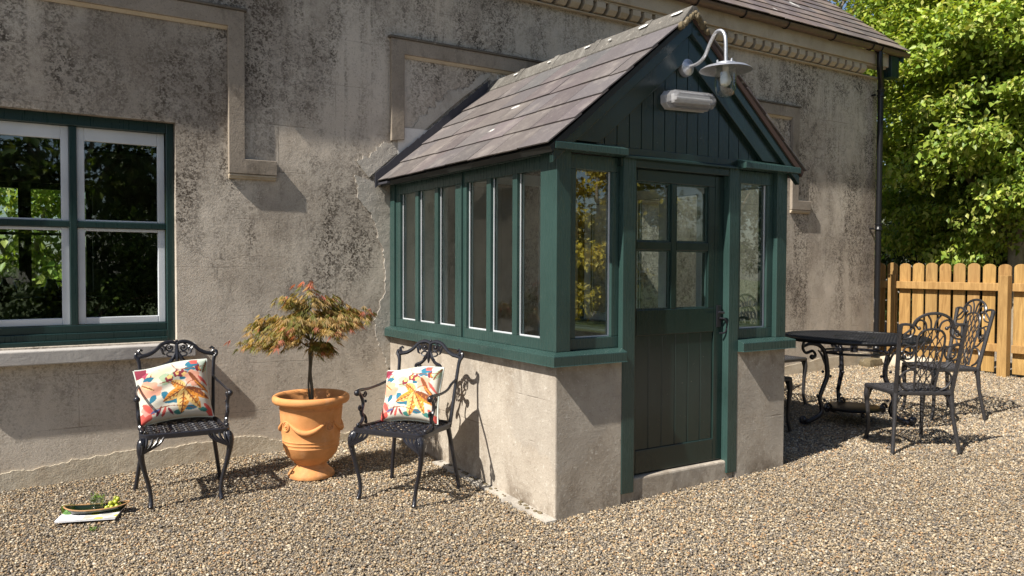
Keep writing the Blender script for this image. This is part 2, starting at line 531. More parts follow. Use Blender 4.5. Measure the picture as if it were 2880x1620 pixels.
# pebbles: one stuff mesh
def pebbles():
    PHI = (1 + 5 ** .5) / 2
    ico = np.array([(-1, PHI, 0), (1, PHI, 0), (-1, -PHI, 0), (1, -PHI, 0), (0, -1, PHI), (0, 1, PHI), (0, -1, -PHI), (0, 1, -PHI), (PHI, 0, -1), (PHI, 0, 1), (-PHI, 0, -1), (-PHI, 0, 1)], float)
    ico /= np.linalg.norm(ico[0])
    icf = np.array([(0, 11, 5), (0, 5, 1), (0, 1, 7), (0, 7, 10), (0, 10, 11), (1, 5, 9), (5, 11, 4), (11, 10, 2), (10, 7, 6), (7, 1, 8), (3, 9, 4), (3, 4, 2), (3, 2, 6), (3, 6, 8), (3, 8, 9), (4, 9, 5), (2, 4, 11), (6, 2, 10), (8, 6, 7), (9, 8, 1)])
    oc = np.array([(1, 0, 0), (0, 1, 0), (-1, 0, 0), (0, -1, 0), (0, 0, 1), (.6, .6, -.4)], float)
    ocf = np.array([(0, 1, 4), (1, 2, 4), (2, 3, 4), (3, 0, 4)])
    oc = oc[:5]
    cols = np.array([(.50, .42, .31), (.40, .31, .20), (.28, .235, .185), (.17, .165, .165), (.11, .11, .12), (.60, .53, .42), (.68, .64, .57), (.46, .29, .16), (.33, .30, .27), (.24, .185, .13)])
    pr = np.array([.15, .14, .14, .12, .09, .12, .06, .06, .08, .04])
    def region(n, x0, x1, y0, y1, keep, rad, V, F, flat=.62):
        xy = np.column_stack([rng.uniform(x0, x1, n), rng.uniform(y0, y1, n)])
        xy = xy[keep(xy[:, 0], xy[:, 1])]
        n = len(xy)
        r = rng.gamma(6, rad / 6, n).clip(rad * .45, rad * 2.1)
        z = np.vectorize(GZ)(xy[:, 0], xy[:, 1]) + rng.uniform(-.008, .004, n)
        sc = np.column_stack([r * rng.uniform(.8, 1.35, n), r * rng.uniform(.7, 1.1, n), r * rng.uniform(.45, .85, n) * flat / .62])
        vs = V[None] * sc[:, None, :]
        vs = vs * (1 + rng.uniform(-.16, .16, vs.shape))
        a = rng.uniform(0, 2 * PI, n); tl = rng.normal(0, .35, n)
        c, s_ = np.cos(tl), np.sin(tl)
        y_, z_ = vs[..., 1] * c[:, None] - vs[..., 2] * s_[:, None], vs[..., 1] * s_[:, None] + vs[..., 2] * c[:, None]
        c, s_ = np.cos(a), np.sin(a)
        X = vs[..., 0] * c[:, None] - y_ * s_[:, None] + xy[:, 0, None]
        Y = vs[..., 0] * s_[:, None] + y_ * c[:, None] + xy[:, 1, None]
        Z = z_ + z[:, None]
        vv = np.stack([X, Y, Z], -1).reshape(-1, 3)
        ff = (F[None] + (np.arange(n) * len(V))[:, None, None]).reshape(-1, 3)
        k = rng.choice(len(cols), n, p=pr)
        tone = 1 + .10 * np.sin(xy[:, 0] * 2.1 + np.sin(xy[:, 1] * 1.7)) * np.cos(xy[:, 1] * 2.6 + xy[:, 0])
        cc = (cols[k] * .85 + np.array([.36, .30, .22]) * .15) * tone[:, None] * np.array([.86, .81, .72]) * rng.uniform(.75, 1.2, (n, 1))
        cc = np.repeat(cc, len(V), 0)
        return vv, ff, cc
    def wedge(x, y, mlo, mhi, dmin, dmax):
        dx, dy = x - CAM[0], y - CAM[1]
        f = dx * math.sin(_y) + dy * math.cos(_y); s = dx * math.cos(_y) - dy * math.sin(_y)
        q = s / np.maximum(f, .01)
        return (f > dmin) & (f < dmax) & (q > mlo) & (q < mhi)
    inporch = lambda x, y: (x > .02) & (x < W - .02) & (y > -D + .02)
    k1 = lambda x, y: wedge(x, y, -.85, .85, 2.7, 5.6) & ~inporch(x, y) & (y < .03)
    k2 = lambda x, y: wedge(x, y, -.85, .85, 5.6, 11.5) & ~inporch(x, y) & (y < .02 ) & (x < 6.9)
    A = region(680000, -4.6, 4.6, -5.2, .05, k1, .0047, ico, icf)
    B = region(460000, -4.6, 6.95, -5.0, .05, k2, .0064, oc, ocf, 1.0)
    V = np.concatenate([A[0], B[0]]); F = np.concatenate([A[1], B[1] + len(A[0])]); C = np.concatenate([A[2], B[2]])
    print('pebble tris', len(F))
    me = bpy.data.meshes.new('gravel')
    me.vertices.add(len(V)); me.vertices.foreach_set('co', V.ravel().astype(np.float32))
    me.loops.add(len(F) * 3); me.loops.foreach_set('vertex_index', F.ravel().astype(np.int32))
    me.polygons.add(len(F)); me.polygons.foreach_set('loop_start', (np.arange(len(F)) * 3).astype(np.int32))
    me.update(calc_edges=True)
    me.polygons.foreach_set('use_smooth', np.ones(len(F), dtype=bool))
    ca = me.color_attributes.new('col', 'FLOAT_COLOR', 'POINT')
    ca.data.foreach_set('color', np.column_stack([C, np.ones(len(C))]).astype(np.float32).ravel())
    me.materials.append(MAT['gravel'])
    o = bpy.data.objects.new('gravel', me); COL.objects.link(o)
    tag(o, 'loose mixed beige and grey pebble gravel covering the yard', 'gravel', kind='stuff')
pebbles()

# ------------------------------------------------------------------ house
HX0, HX1, HY1 = -9.0, 6.46, 4.4
house = tag(empty('house', (0, 0, 0)), 'old grey-brown rendered house with slate roof, dentil cornice and hood mouldings', 'house')

def wall_sheet(mb, x0, x1, z0, z1, y0, y1, holes):
    """slab with rectangular holes between planes y0 (front) and y1"""
    X = sorted(set([x0, x1] + [h[0] for h in holes] + [h[1] for h in holes]))
    Z = sorted(set([z0, z1] + [h[2] for h in holes] + [h[3] for h in holes]))
    for i in range(len(X) - 1):
        for j in range(len(Z) - 1):
            cx, cz = (X[i] + X[i + 1]) / 2, (Z[j] + Z[j + 1]) / 2
            if any(h[0] < cx < h[1] and h[2] < cz < h[3] for h in holes): continue
            a, b, c, d = X[i], X[i + 1], Z[j], Z[j + 1]
            mb.add([(a, y0, c), (b, y0, c), (b, y0, d), (a, y0, d)], [(0, 1, 2, 3)])
            mb.add([(a, y1, c), (b, y1, c), (b, y1, d), (a, y1, d)], [(3, 2, 1, 0)])
    for (a, b, c, d) in holes + [(x0, x1, z0, z1)]:
        q = [(a, c), (b, c), (b, d), (a, d)]
        for k in range(4):
            p, r_ = q[k], q[(k + 1) % 4]
            mb.add([(p[0], y0, p[1]), (r_[0], y0, r_[1]), (r_[0], y1, r_[1]), (p[0], y1, p[1])], [(0, 1, 2, 3)])
WZ0, WZ1 = .886, 2.37
win_hole = (-2.83, -1.5685, WZ0 - .0, WZ1)
far_hole = (-2.95, -1.75, 1.10, 2.28)
mb = MB()
wall_sheet(mb, HX0, HX1, -.3, 3.74, 0, .36, [win_hole, (.5, 1.42, .1, 2.12)])
mb.build('front_wall', 'render', house)
mb = MB(); wall_sheet(mb, HX0, HX1, -.3, 3.98, HY1, HY1 - .3, [far_hole]); mb.build('rear_wall', 'render', house)
RS = .81  # roof slope
rz = lambda y: 4.046 + RS * (y + .209)
for x in (HX0 + .15, HX1 - .3):
    mb = MB(); mb.prism([(.36, -.3), (HY1 - .3, -.3), (HY1 - .3, 4.3), (HY1 / 2, rz(HY1 / 2) - .12), (.36, 4.3)], lambda p, d: (d, p[0], p[1]), x, x + .3)
    mb.build('gable_wall', 'render', house)
# inner lining (a room behind the window)
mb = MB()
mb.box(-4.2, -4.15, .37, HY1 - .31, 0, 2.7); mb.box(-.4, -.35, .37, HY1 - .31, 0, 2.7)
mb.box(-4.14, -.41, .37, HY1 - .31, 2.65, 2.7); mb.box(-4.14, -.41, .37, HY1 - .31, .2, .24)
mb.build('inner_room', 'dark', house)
mb = MB(); mb.box(.3, 1.6, .9, .95, 0, 2.5); mb.box(.25, .3, .37, .95, 0, 2.5); mb.box(1.6, 1.65, .37, .95, 0, 2.5); mb.build('inner_hall', 'plaster', house)

# cornice
mb = MB(); mb.box(HX0, HX1 + .03, -.125, -.001, 3.835, 3.99); mb.box(HX0, HX1 + .02, -.10, -.001, 3.815, 3.834); mb.box(HX0, HX1 + .01, -.05, -.0015, 3.70, 3.715)
mb.build('cornice', 'cornice', house, bevel=.006)
mb = MB()
x = -4.0
while x < HX1 - .35:
    w_ = .098 + random.uniform(-.003, .003)
    mb.prism([(-.108, 3.812), (-.108, 3.76), (-.07, 3.722), (-.0015, 3.722), (-.0015, 3.812)], lambda p, d: (d, p[0], p[1]), x, x + w_)
    x += .1425
tag(mb.build('dentil_course', 'cornice', house, bevel=.003), 'row of worn pale stone dentils under the cornice')
mb = MB(); mb.box(HX1 + .031, HX1 + .19, -.16, -.02, 3.72, 4.0); mb.build('eaves_box', 'greenw', house, bevel=.004)
# gutter
gut = MB()
gy, gz_, gr = -.178, 4.02, .05
sec = [(math.cos(a), math.sin(a)) for a in np.linspace(PI, 2 * PI, 9)]
vs, fs = [], []
for xx in (HX0, HX1 + .33):
    for (c, s_) in sec: vs.append((xx, gy + gr * c, gz_ + gr * s_))
    for (c, s_) in reversed(sec): vs.append((xx, gy + (gr - .005) * c, gz_ + (gr - .005) * s_ + .001))
n = len(sec) * 2
fs = [(i, (i + 1) % n, n + (i + 1) % n, n + i) for i in range(n)] + [tuple(range(n))]
gut.add(vs, fs)
gut.add([(HX1 + .33, gy + gr * c, gz_ + gr * s_) for (c, s_) in sec], [tuple(range(9))])
gutter = gut.build('gutter', m_simple('brown_gutter', (.16, .10, .07), .4, 0, 20, .3), house, smooth=True)
for x in (1.1, 1.8, 2.5, 3.15, 3.83, 4.5, 5.3, 6.02, 6.2):
    b = MB(); b.tube([(x, gy + (gr + .006) * c, gz_ + (gr + .006) * s_) for (c, s_) in sec], .008, 5); b.tube([(x, gy - gr - .004, gz_), (x, -.126, gz_ - .03)], .005, 4)
    b.build('gutter_bracket', 'black', gutter)
# downpipe
dp = MB()
dx = 6.40
dp.tube(cr([(6.22, gy, 3.97), (6.22, gy, 3.84), (6.25, -.165, 3.74), (6.36, -.11, 3.64), (dx, -.085, 3.5), (dx, -.085, 3.3)], 5), .036, 12)
dp.tube([(dx, -.085, 3.3), (dx, -.085, 1.88)], .034, 12)
dp.tube([(dx, -.085, 1.88), (dx, -.085, .12)], .0345, 12)
pipe = dp.build('downpipe', 'black', house, smooth=True)
for z in (3.52, 1.9, .45):
    b = MB(); b.lathe([(.036, -.04), (.046, -.038), (.046, -.02), (.040, -.015), (.040, .02), (.047, .025), (.047, .042), (.036, .045)], (dx, -.085, z), 14)
    b.box(dx - .065, dx - .042, -.05, -.002, z - .03, z - .01); b.build('pipe_joint', 'black', pipe, smooth=True)

# slates
def slates(mb, x0, x1, y0, rows, step, sw, place, palette, seed, thick=.009, jit=.004):
    r = random.Random(seed)
    for j in range(rows):
        x = x0 - (sw * .5 if j % 2 else 0)
        while x < x1:
            wd = sw * r.uniform(.86, 1.14)
            a, b = max(x, x0) + .0015, min(x + wd, x1) - .0015
            x += wd
            if b - a < .03: continue
            c = r.choice(palette); k = r.uniform(.82, 1.15)
            mb.cur = tuple(v * k for v in c)
            s0 = j * step + r.uniform(-jit, jit)
            s1 = (j + 1) * step + .05
            lift = thick * 1.6 + r.uniform(0, .003)
            sk = r.uniform(-jit, jit)
            P = [(a, s0, lift), (b, s0 + sk, lift + r.uniform(-.002, .002)), (a, s1, .0015), (b, s1, .0015)]
            v = [place(p[0], p[1], p[2]) for p in P] + [place(p[0], p[1], p[2] + thick) for p in P]
            mb.add([v[0], v[1], v[2], v[3], v[4], v[5], v[6], v[7]], [(0, 2, 3, 1), (4, 5, 7, 6), (0, 1, 5, 4), (2, 6, 7, 3), (0, 4, 6, 2), (1, 3, 7, 5)])
hp = [(.16, .125, .118), (.135, .108, .105), (.185, .145, .13), (.125, .105, .105), (.20, .155, .13), (.155, .115, .10)]
hyp = math.hypot(1, RS)
mb = MB()
slates(mb, HX0, HX1 + .29, 0, 16, .205, .28, lambda x, s, n: (x, -.235 + s / hyp - n * RS / hyp, rz(-.235) + s * RS / hyp + n / hyp), hp, 3, .008, .006)
hr = mb.build('roof', 'slate', house)
mb = MB(); mb.cur = (.16, .13, .12)
yr = HY1 / 2
for (ya, yb) in ((-.20, yr), (HY1 + .26, yr)):
    f = lambda y: rz(min(y, HY1 - y)) - .012
    mb.prism([(ya, f(ya)), (yb, f(yb)), (yb, f(yb) - .06), (ya, f(ya) - .06)], lambda p, d: (d, p[0] + (.0005 if ya > 0 else 0), p[1]), HX0, HX1 + .27)
mb.build('roof_deck', 'slate', hr)
mb = MB(); mb.tube([(HX0, yr, rz(yr) + .03), (HX1 + .28, yr, rz(yr) + .03)], .11, 8); mb.build('roof_ridge', 'ridge', hr)
mb = MB()
mb.prism([(-.20, rz(-.20) - .02), (-.20, rz(-.20) - .16), (yr, rz(yr) - .16), (yr, rz(yr) - .02)], lambda p, d: (d, p[0], p[1]), HX1 + .20, HX1 + .225)
mb.build('bargeboard', 'green', hr)

# hood mouldings
def hood(xl, xr, broken_left=False, foot_l=True, label=None):
    t = MB(); p = -.038
    w1 = .112; zt, zi = 3.185, 3.07; zb = 2.05
    fn = lambda q, d: (q[0], d, q[1])
    if broken_left:
        poly = [(xl, 2.385), (xl + w1, 2.40), (xl + w1, zi), (xr - w1, zi)]
    else:
        poly = [(xl - .225, zb), (xl + w1, zb), (xl + w1, zi), (xr - w1, zi)]
    poly += [(xr - w1, zb), (xr + .225, zb), (xr + .225, zb + .105), (xr, zb + .105), (xr, zt), (xl, zt)]
    if not broken_left: poly += [(xl, zb + .105), (xl - .225, zb + .105)]
    t.prism(poly, fn, -.001, p)
    o = t.build('hood_mould', 'trim', house, bevel=.005)
    if label: o['label'] = label
    for (a, b) in ([(xr - w1 + .004, xr + .22)] + ([] if broken_left else [(xl - .22, xl + w1 - .004)])):
        m = MB(); m.prism([(-.001, zb - .003), (p + .006, zb - .003), (p + .006, zb - .016), (p + .016, zb - .018), (p + .016, zb - .030), (p + .03, zb - .036), (-.001, zb - .036)],
                lambda q, d: (d, q[0], q[1]), a, b); m.build('moulding', 'cornice', o)
    m = MB(); m.prism([(-.001, zi - .001), (p + .012, zi - .001), (p + .028, zi - .022), (-.001, zi - .022)], lambda q, d: (d, q[0], q[1]), xl + w1, xr - w1)
    m.build('moulding', 'cornice', o)
    d_ = MB()
    d_.prism([(xl - .018, zt + .001), (xr + .018, zt + .001), (xr + .018, zt + .02), (xl - .018, zt + .02)], fn, -.001, p - .012)
    d_.build('drip_edge', m_dark_stone, o, bevel=.004)
m_dark_stone = m_stone('sooty_stone', (.10, .085, .07), (.15, .13, .105), (.05, .04, .035), .5, .6)
hood(-3.30, -1.116, label='hood moulding above the green framed window')
hood(.0, 1.93, True, label='broken hood moulding around the porch roof')
hood(2.75, 4.945, label='hood moulding to the right of the porch')

# ragged mortar around the porch roof line and down the corner (thin render repair)
def ragged(outer, inner, n, amp, seed, y0, y1, name, mat, parent, label=None):
    r = random.Random(seed)
    def res(pl, a):
        pts = [Vector((p[0], p[1])) for p in pl]
        L = [0]
        for i in range(1, len(pts)): L.append(L[-1] + (pts[i] - pts[i - 1]).length)
        out = []
        for k in range(n + 1):
            d = L[-1] * k / n
            i = 1
            while i < len(L) - 1 and L[i] < d: i += 1
            t = (d - L[i - 1]) / max(L[i] - L[i - 1], 1e-6)
            q = pts[i - 1].lerp(pts[i], t)
            out.append((q[0] + r.gauss(0, a), q[1] + r.gauss(0, a)))
        return out
    A, B = res(outer, 0), res(inner, 0)
    w1 = w2 = 0; A2 = []
    for k, (p, q) in enumerate(zip(A, B)):
        w1 = w1 * .80 + r.gauss(0, amp * .75); w2 = r.gauss(0, amp * .12)
        dx_, dz_ = p[0] - q[0], p[1] - q[1]; L_ = math.hypot(dx_, dz_) + 1e-6
        f_ = (L_ + w1 * min(1, L_ / .04) + w2) / L_
        f_ = max(f_, .15)
        A2.append((q[0] + dx_ * f_, q[1] + dz_ * f_))
    A = A2
    mb = MB(); vs = []; 
    for p, q in zip(A, B): vs += [(p[0], y1, p[1]), (q[0], y1, q[1]), (p[0], y0, p[1]), (q[0], y0, q[1])]
    fs = []
    for k in range(n):
        a = 4 * k; b = a + 4
        fs += [(a, a + 1, b + 1, b), (a, b, b + 2, a + 2), (a + 1, a + 3, b + 3, b + 1)]
    fs += [(0, 2, 3, 1), (4 * n, 4 * n + 1, 4 * n + 3, 4 * n + 2)]
    mb.add(vs, fs)
    o = mb.build(name, mat, parent)
    if label: o['label'] = label
    return o
E_, ZE, ZR = .1036, 2.0529, 2.94
SL = (ZR - ZE) / (W / 2 + E_)
zroof = lambda x: ZE + SL * (min(x, W - x) + E_)
ragged([(-0.287, 2.212), (-0.131, 2.294), (0.009, 2.375), (0.145, 2.479), (0.289, 2.616), (0.439, 2.746), (0.595, 2.868), (0.772, 2.967), (0.901, 3.039)], [(-0.179, 2.087), (-0.049, 2.199), (0.071, 2.303), (0.201, 2.415), (0.351, 2.544), (0.501, 2.674), (0.651, 2.803), (0.811, 2.921), (0.921, 3.016)], 120, .012, 5, -.001, -.010, 'mortar_flashing', 'mortar', house, 'ragged pale mortar along the left porch roof slope')
ragged([(2.25, 2.05), (1.9, 2.4), (1.5, 2.75), (1.2, 3.0), (.975, 3.04)], [(2.1, 2.0), (1.86, 2.2), (1.5, 2.5), (1.15, 2.86), (.975, 2.99)], 60, .01, 6, -.001, -.022, 'mortar_flashing', 'mortar', house)
ragged([(-.29, 2.10), (-.27, 1.92), (-.15, 1.80), (-.06, 1.5), (-.055, 1.2), (-.10, 1.10), (-.14, .98), (-.11, .86), (-.07, .72), (-.03, .60)], [(-.14, 2.06), (.02, 1.95), (.0, 1.84), (.0, 1.5), (.0, 1.2), (.0, 1.08), (.0, .98), (.0, .86), (.0, .72), (.0, .60)], 110, .008, 8, -.0012, -.009, 'mortar_repair', 'mortar', house, 'rough pale mortar strip beside the porch corner')
# pale skirting along the wall foot
top = []
r = random.Random(4)
xx = -4.0
while xx < 0:
    top.append((xx, GZ(xx, 0) + .125 + .012 * math.sin(xx * 3) + r.uniform(-.012, .012) - (.05 if xx > -.9 else 0))); xx += .12
top.append((0, .11))
ragged(top, [(-4, -.15), (0, -.1)], 260, .005, 9, -.001, -.012, 'skirting', 'skirt', house, 'pale crumbling band at the foot of the wall')
ragged([(1.94, .2), (3, .22), (4.2, .25), (5.4, .34), (6.4, .36)], [(1.94, -.1), (6.4, -.1)], 80, .006, 12, -.001, -.010, 'skirting', 'skirt', house)

# house window
win = empty('window', (0, 0, 0)); win.parent = house
mb = MB()
xl, xr = win_hole[0], win_hole[1]; y0, y1 = .085, .15
zb, zt = WZ0 + .0, WZ1
mb.box(xl, xl + .05, y0 - .02, y1, zb, zt); mb.box(xr - .05, xr, y0 - .02, y1, zb, zt)
mb.box(xl + .05, xr - .05, y0 - .02, y1, zt - .07, zt); mb.box(xl + .05, xr - .05, y0 - .02, y1, zb, zb + .075)
mb.box(xl + .05, xr - .05, y0 - .045, y0 - .02, zb, zb + .03)
mb.box(xl + .05, xr - .05, y0 - .005, y1 - .01, zb + .075, zb + .125)
cx = -2.174
mb.box(cx - .022, cx + .022, y0 - .003, y1 - .01, zb + .125, zt - .07)
zm = 1.667
for (a, b) in ((xl + .05, cx - .022), (cx + .022, xr - .05)): mb.box(a, b, y0 - .001, y1 - .012, zm - .02, zm + .02)
mb.build('frame', 'greenw', win, bevel=.004)
for (a, b) in ((xl + .055, cx - .022), (cx + .022, xr - .055)):
    for (c, d) in ((zb + .127, zm - .021), (zm + .021, zt - .071)):
        s = MB(); q0, q1 = y0 + .018, y1 - .02
        t_ = .045; tt = .085 if d > 2 else .02
        s.box(a, a + t_, q0, q1, c, d); s.box(b - t_, b, q0, q1, c, d)
        bb = .045 if c < 1.2 else .012
        s.box(a + t_, b - t_, q0, q1, c, c + bb); s.box(a + t_, b - t_, q0, q1, d - tt, d)
        s.build('sash', 'white', win, bevel=.004)
        s = MB(); s.box(a + t_ - .003, b - t_ + .003, q0 + .018, q0 + .022, c + bb - .003, d - tt + .003)
        s.build('pane', 'paned', win)
mb = MB()
mb.prism([(.10, WZ0 - .004), (-.07, WZ0 - .016), (-.07, WZ0 - .105), (.001 - .002, WZ0 - .105), (-.001, WZ0 - .06), (.10, WZ0 - .06)], lambda p, d: (d, p[0], p[1]), xl - .1, -1.457)
mb.build('sill', 'sill', house, bevel=.008)
# far window of the room
fwn = empty('rear_window'); fwn.parent = house; fwn['label'] = 'window on the far side of the room, seen through the glass'
mb = MB(); a, b, c, d = far_hole; yy0, yy1 = HY1 - .2, HY1 - .14
mb.box(a, a + .06, yy0, yy1, c, d); mb.box(b - .06, b, yy0, yy1, c, d); mb.box(a + .06, b - .06, yy0, yy1, c, c + .06); mb.box(a + .06, b - .06, yy0, yy1, d - .06, d)
mb.box(-2.45, -2.33, yy0 + .002, yy1, c + .06, d - .06); mb.box(a + .06, -2.45, yy0 + .004, yy1, 1.72, 1.75); mb.box(-2.33, b - .06, yy0 + .004, yy1, 1.72, 1.75)
mb.build('frame', 'green', fwn)
mb = MB(); mb.box(a + .06, b - .06, yy0 + .03, yy0 + .034, c + .06, d - .06); mb.build('pane', 'pane', fwn)

# ------------------------------------------------------------------ porch
porch = tag(empty('porch', (W / 2, -D / 2, 0)), 'dark green timber and glass entrance porch with slate gable roof on a low rendered base', 'porch')
_pb = MB.build
class PB(MB):
    def build(s, name, mat, parent=None, smooth=False, bevel=0):
        if parent is None or parent is porch:
            s.v = [(v[0] - W / 2, v[1] + D / 2, v[2]) for v in s.v]
            parent = porch
        else:
            s.v = [(v[0] - W / 2, v[1] + D / 2, v[2]) for v in s.v]
        return MB.build(s, name, mat, parent, smooth, bevel)
F = -D
mir = lambda x: W - x
def both(fn):
    fn(lambda x: x); fn(mir)
def base(mx):
    b = PB()
    xr_ = .48 if mx(0) == 0 else .487
    poly = [(mx(0), F), (mx(xr_), F), (mx(xr_), F + .2), (mx(.2), F + .2), (mx(.2), -.001), (mx(0), -.001)]
    if mx(0) != 0: poly = poly[::-1]
    b.prism(poly, lambda p, d: (p[0], p[1], d), -.12, .862)
    b.build('rendered_base', 'base', bevel=.009)
    s = PB(); o = .049
    def ring(off): return [(mx(0 - off), F - off), (mx(.475), F - off), (mx(.475), F + .17), (mx(.15), F + .17), (mx(.15), -.001), (mx(0 - off), -.001)]
    A, B_, C_ = ring(o), ring(o), ring(.0)
    vs = [(p[0], p[1], .858) for p in A] + [(p[0], p[1], .915) for p in B_] + [(p[0], p[1], .932) for p in C_]
    n = 6
    fs = [tuple(range(n)), tuple(range(2 * n, 3 * n))]
    for k in (0, n): fs += [(k + i, k + (i + 1) % n, k + n + (i + 1) % n, k + n + i) for i in range(n)]
    s.add(vs, fs); s.build('sill', 'green', bevel=.004)
    # corner and back posts
    p = PB(); p.box(mx(0), mx(.10), F, F + .159, .932, 2.045); p.build('corner_post', 'green', bevel=.004)
    p = PB(); p.box(mx(-.002), mx(.08), -.087, -.0015, .932, 2.045); p.build('corner_post', 'green', bevel=.004)
    p = PB(); p.box(mx(.002), mx(.08), F + .16, -.088, 2.03, 2.12); p.build('wall_plate', 'green', bevel=.004)
    # side casements
    for (ya, yb, divs, sa, sb) in ((-.0885, -1.155, (-.433, -.748), .082, .101), (-1.165, F + .1585, (-1.467, -1.771), .045, .004)):
        u = empty('window'); u.parent = porch; u.location = (0, 0, 0)
        f = PB(); x0_, x1_ = .012, .056
        f.box(mx(x0_), mx(x1_), yb, ya, .9325, .995); f.box(mx(x0_), mx(x1_), yb, ya, 1.955, 2.029)
        f.box(mx(x0_), mx(x1_), ya - sa, ya, .995, 1.955); f.box(mx(x0_), mx(x1_), yb, yb + sb, .995, 1.955)
        for d in divs: f.box(mx(x0_), mx(x1_), d - .052, d, .995, 1.955)
        f.build('frame', 'green', u, bevel=.003)
        # glazing bead: pale putty line
        e = [ya - sa] + [v for d in divs for v in (d, d - .052)] + [yb + sb]
        for i in range(0, 6, 2):
            g_ = PB(); g_.box(mx(.040), mx(.044), e[i + 1] - .002, e[i] + .002, .993, 1.957); g_.build('pane', 'pane', u)
            g_ = PB(); t_ = .0045
            for xx_ in ((.034, .040),):
                g_.box(mx(xx_[0]), mx(xx_[1]), e[i + 1] + .0005, e[i + 1] + t_, .9955, 1.9545); g_.box(mx(xx_[0]), mx(xx_[1]), e[i] - t_, e[i] - .0005, .9955, 1.9545)
                g_.box(mx(xx_[0]), mx(xx_[1]), e[i + 1] + t_, e[i] - t_, .9955, 1.003)
            g_.build('glazing_bead', 'white', u)
    f = PB(); f.box(mx(-.0), mx(.06), -1.1645, -1.1555, .9325, 2.029); f.build('mullion', 'green')
    l_ = PB(); l_.box(mx(.0565), mx(.064), F + .165, -.09, .9335, .992); l_.box(mx(.0565), mx(.064), F + .165, -.09, 1.958, 2.03)
    for d in (-.433, -.748, -1.467, -1.771): l_.box(mx(.0565), mx(.064), d - .052, d, .992, 1.958)
    l_.box(mx(.0565), mx(.064), -1.21, -1.054, .992, 1.958); l_.box(mx(.0565), mx(.064), F + .165, F + .19, .992, 1.958); l_.box(mx(.0565), mx(.064), -.17, -.09, .992, 1.958)
    l_.build('inner_lining', 'white')
    l_ = PB(); l_.box(mx(.065), mx(.30), F + .165, -.003, .866, .885); l_.build('inner_ledge', 'white')
    # front sidelight
    u = empty('window'); u.parent = porch
    f = PB(); a0, a1 = F + .035, F + .085
    f.box(mx(.101), mx(.474), a0, a1, .9325, 1.0); f.box(mx(.101), mx(.474), a0, a1, 1.955, 2.039)
    f.box(mx(.101), mx(.16), a0, a1, 1.0, 1.955); f.box(mx(.42), mx(.474), a0, a1, 1.0, 1.955)
    f.build('frame', 'green', u, bevel=.004)
    g_ = PB(); g_.box(mx(.158), mx(.422), F + .062, F + .066, .998, 1.957); g_.build('pane', 'paned', u)
    g_ = PB(); g_.box(mx(.1605), mx(.168), F + .054, F + .061, 1.001, 1.954); g_.box(mx(.412), mx(.4195), F + .054, F + .061, 1.001, 1.954); g_.box(mx(.168), mx(.412), F + .054, F + .061, 1.001, 1.008); g_.build('glazing_bead', 'white', u)
    # door posts, run to the ground outside the step
    p = PB(); p.box(mx(.4755 if mx(0) == 0 else .475), mx(.573 if mx(0) == 0 else .566), F - .002, F + .10, .07, 2.045)
    p.build('door_post', 'green', bevel=.004)
    # drip ledge
    p = PB()
    p.prism([(F - .065, 2.04), (F - .065, 2.078), (F - .003, 2.10), (F + .02, 2.10), (F + .02, 2.04)], lambda q, d: (d, q[0], q[1]), mx(-.055), mx(.46 if mx(0) == 0 else .49))
    p.build('drip_ledge', 'green', bevel=.003)
both(base)
p = PB(); p.box(.461, W - .491, F + .004, F + .09, 1.99, 2.10); p.build('door_head', 'greend', bevel=.003)
p = PB(); p.prism([(F - .03, 2.035), (F - .03, 2.045), (F + .003, 2.06), (F + .003, 2.035)], lambda q, d: (d, q[0], q[1]), .465, W - .495); p.build('drip_strip', 'greend')
# step & floor
p = PB(); p.box(.482, 1.443, F + .012, F + .30, -.1, .15); p.build('step', 'base', bevel=.012)
p = PB(); p.box(.201, W - .201, F + .31, -.002, -.1, .12); p.build('floor', 'sill')
p = PB(); p.box(.40, .499, -.03, -.0015, .12, 2.2); p.box(1.421, 1.52, -.03, -.0015, .12, 2.2); p.box(.499, 1.421, -.03, -.0015, 2.11, 2.2); p.build('inner_architrave', 'white')
p = PB(); p.box(.064, .399, -.012, -.001, .12, 2.5); p.box(1.521, W - .064, -.012, -.001, .12, 2.5); p.build('inner_wall', 'plaster')
p = PB()
r = random.Random(3)
pts = [(-.065 + r.uniform(-.014, .014), y) for y in np.linspace(F - .02, -.9, 26)]
p.prism([(-.001, F - .02)] + pts + [(-.001, -.9)], lambda q, d: (q[0], q[1], d + GZ(q[0], q[1])), -.08, .012); p.build('footing', 'mortar')
p = PB(); r = random.Random(9)
for k in range(46):
    y = r.uniform(F, -1.0); p.ball((-.012 - r.uniform(0, .03), y, GZ(0, y) + .012), r.uniform(.006, .016), 6, .6)
p.build('moss_clumps', 'moss', smooth=True)
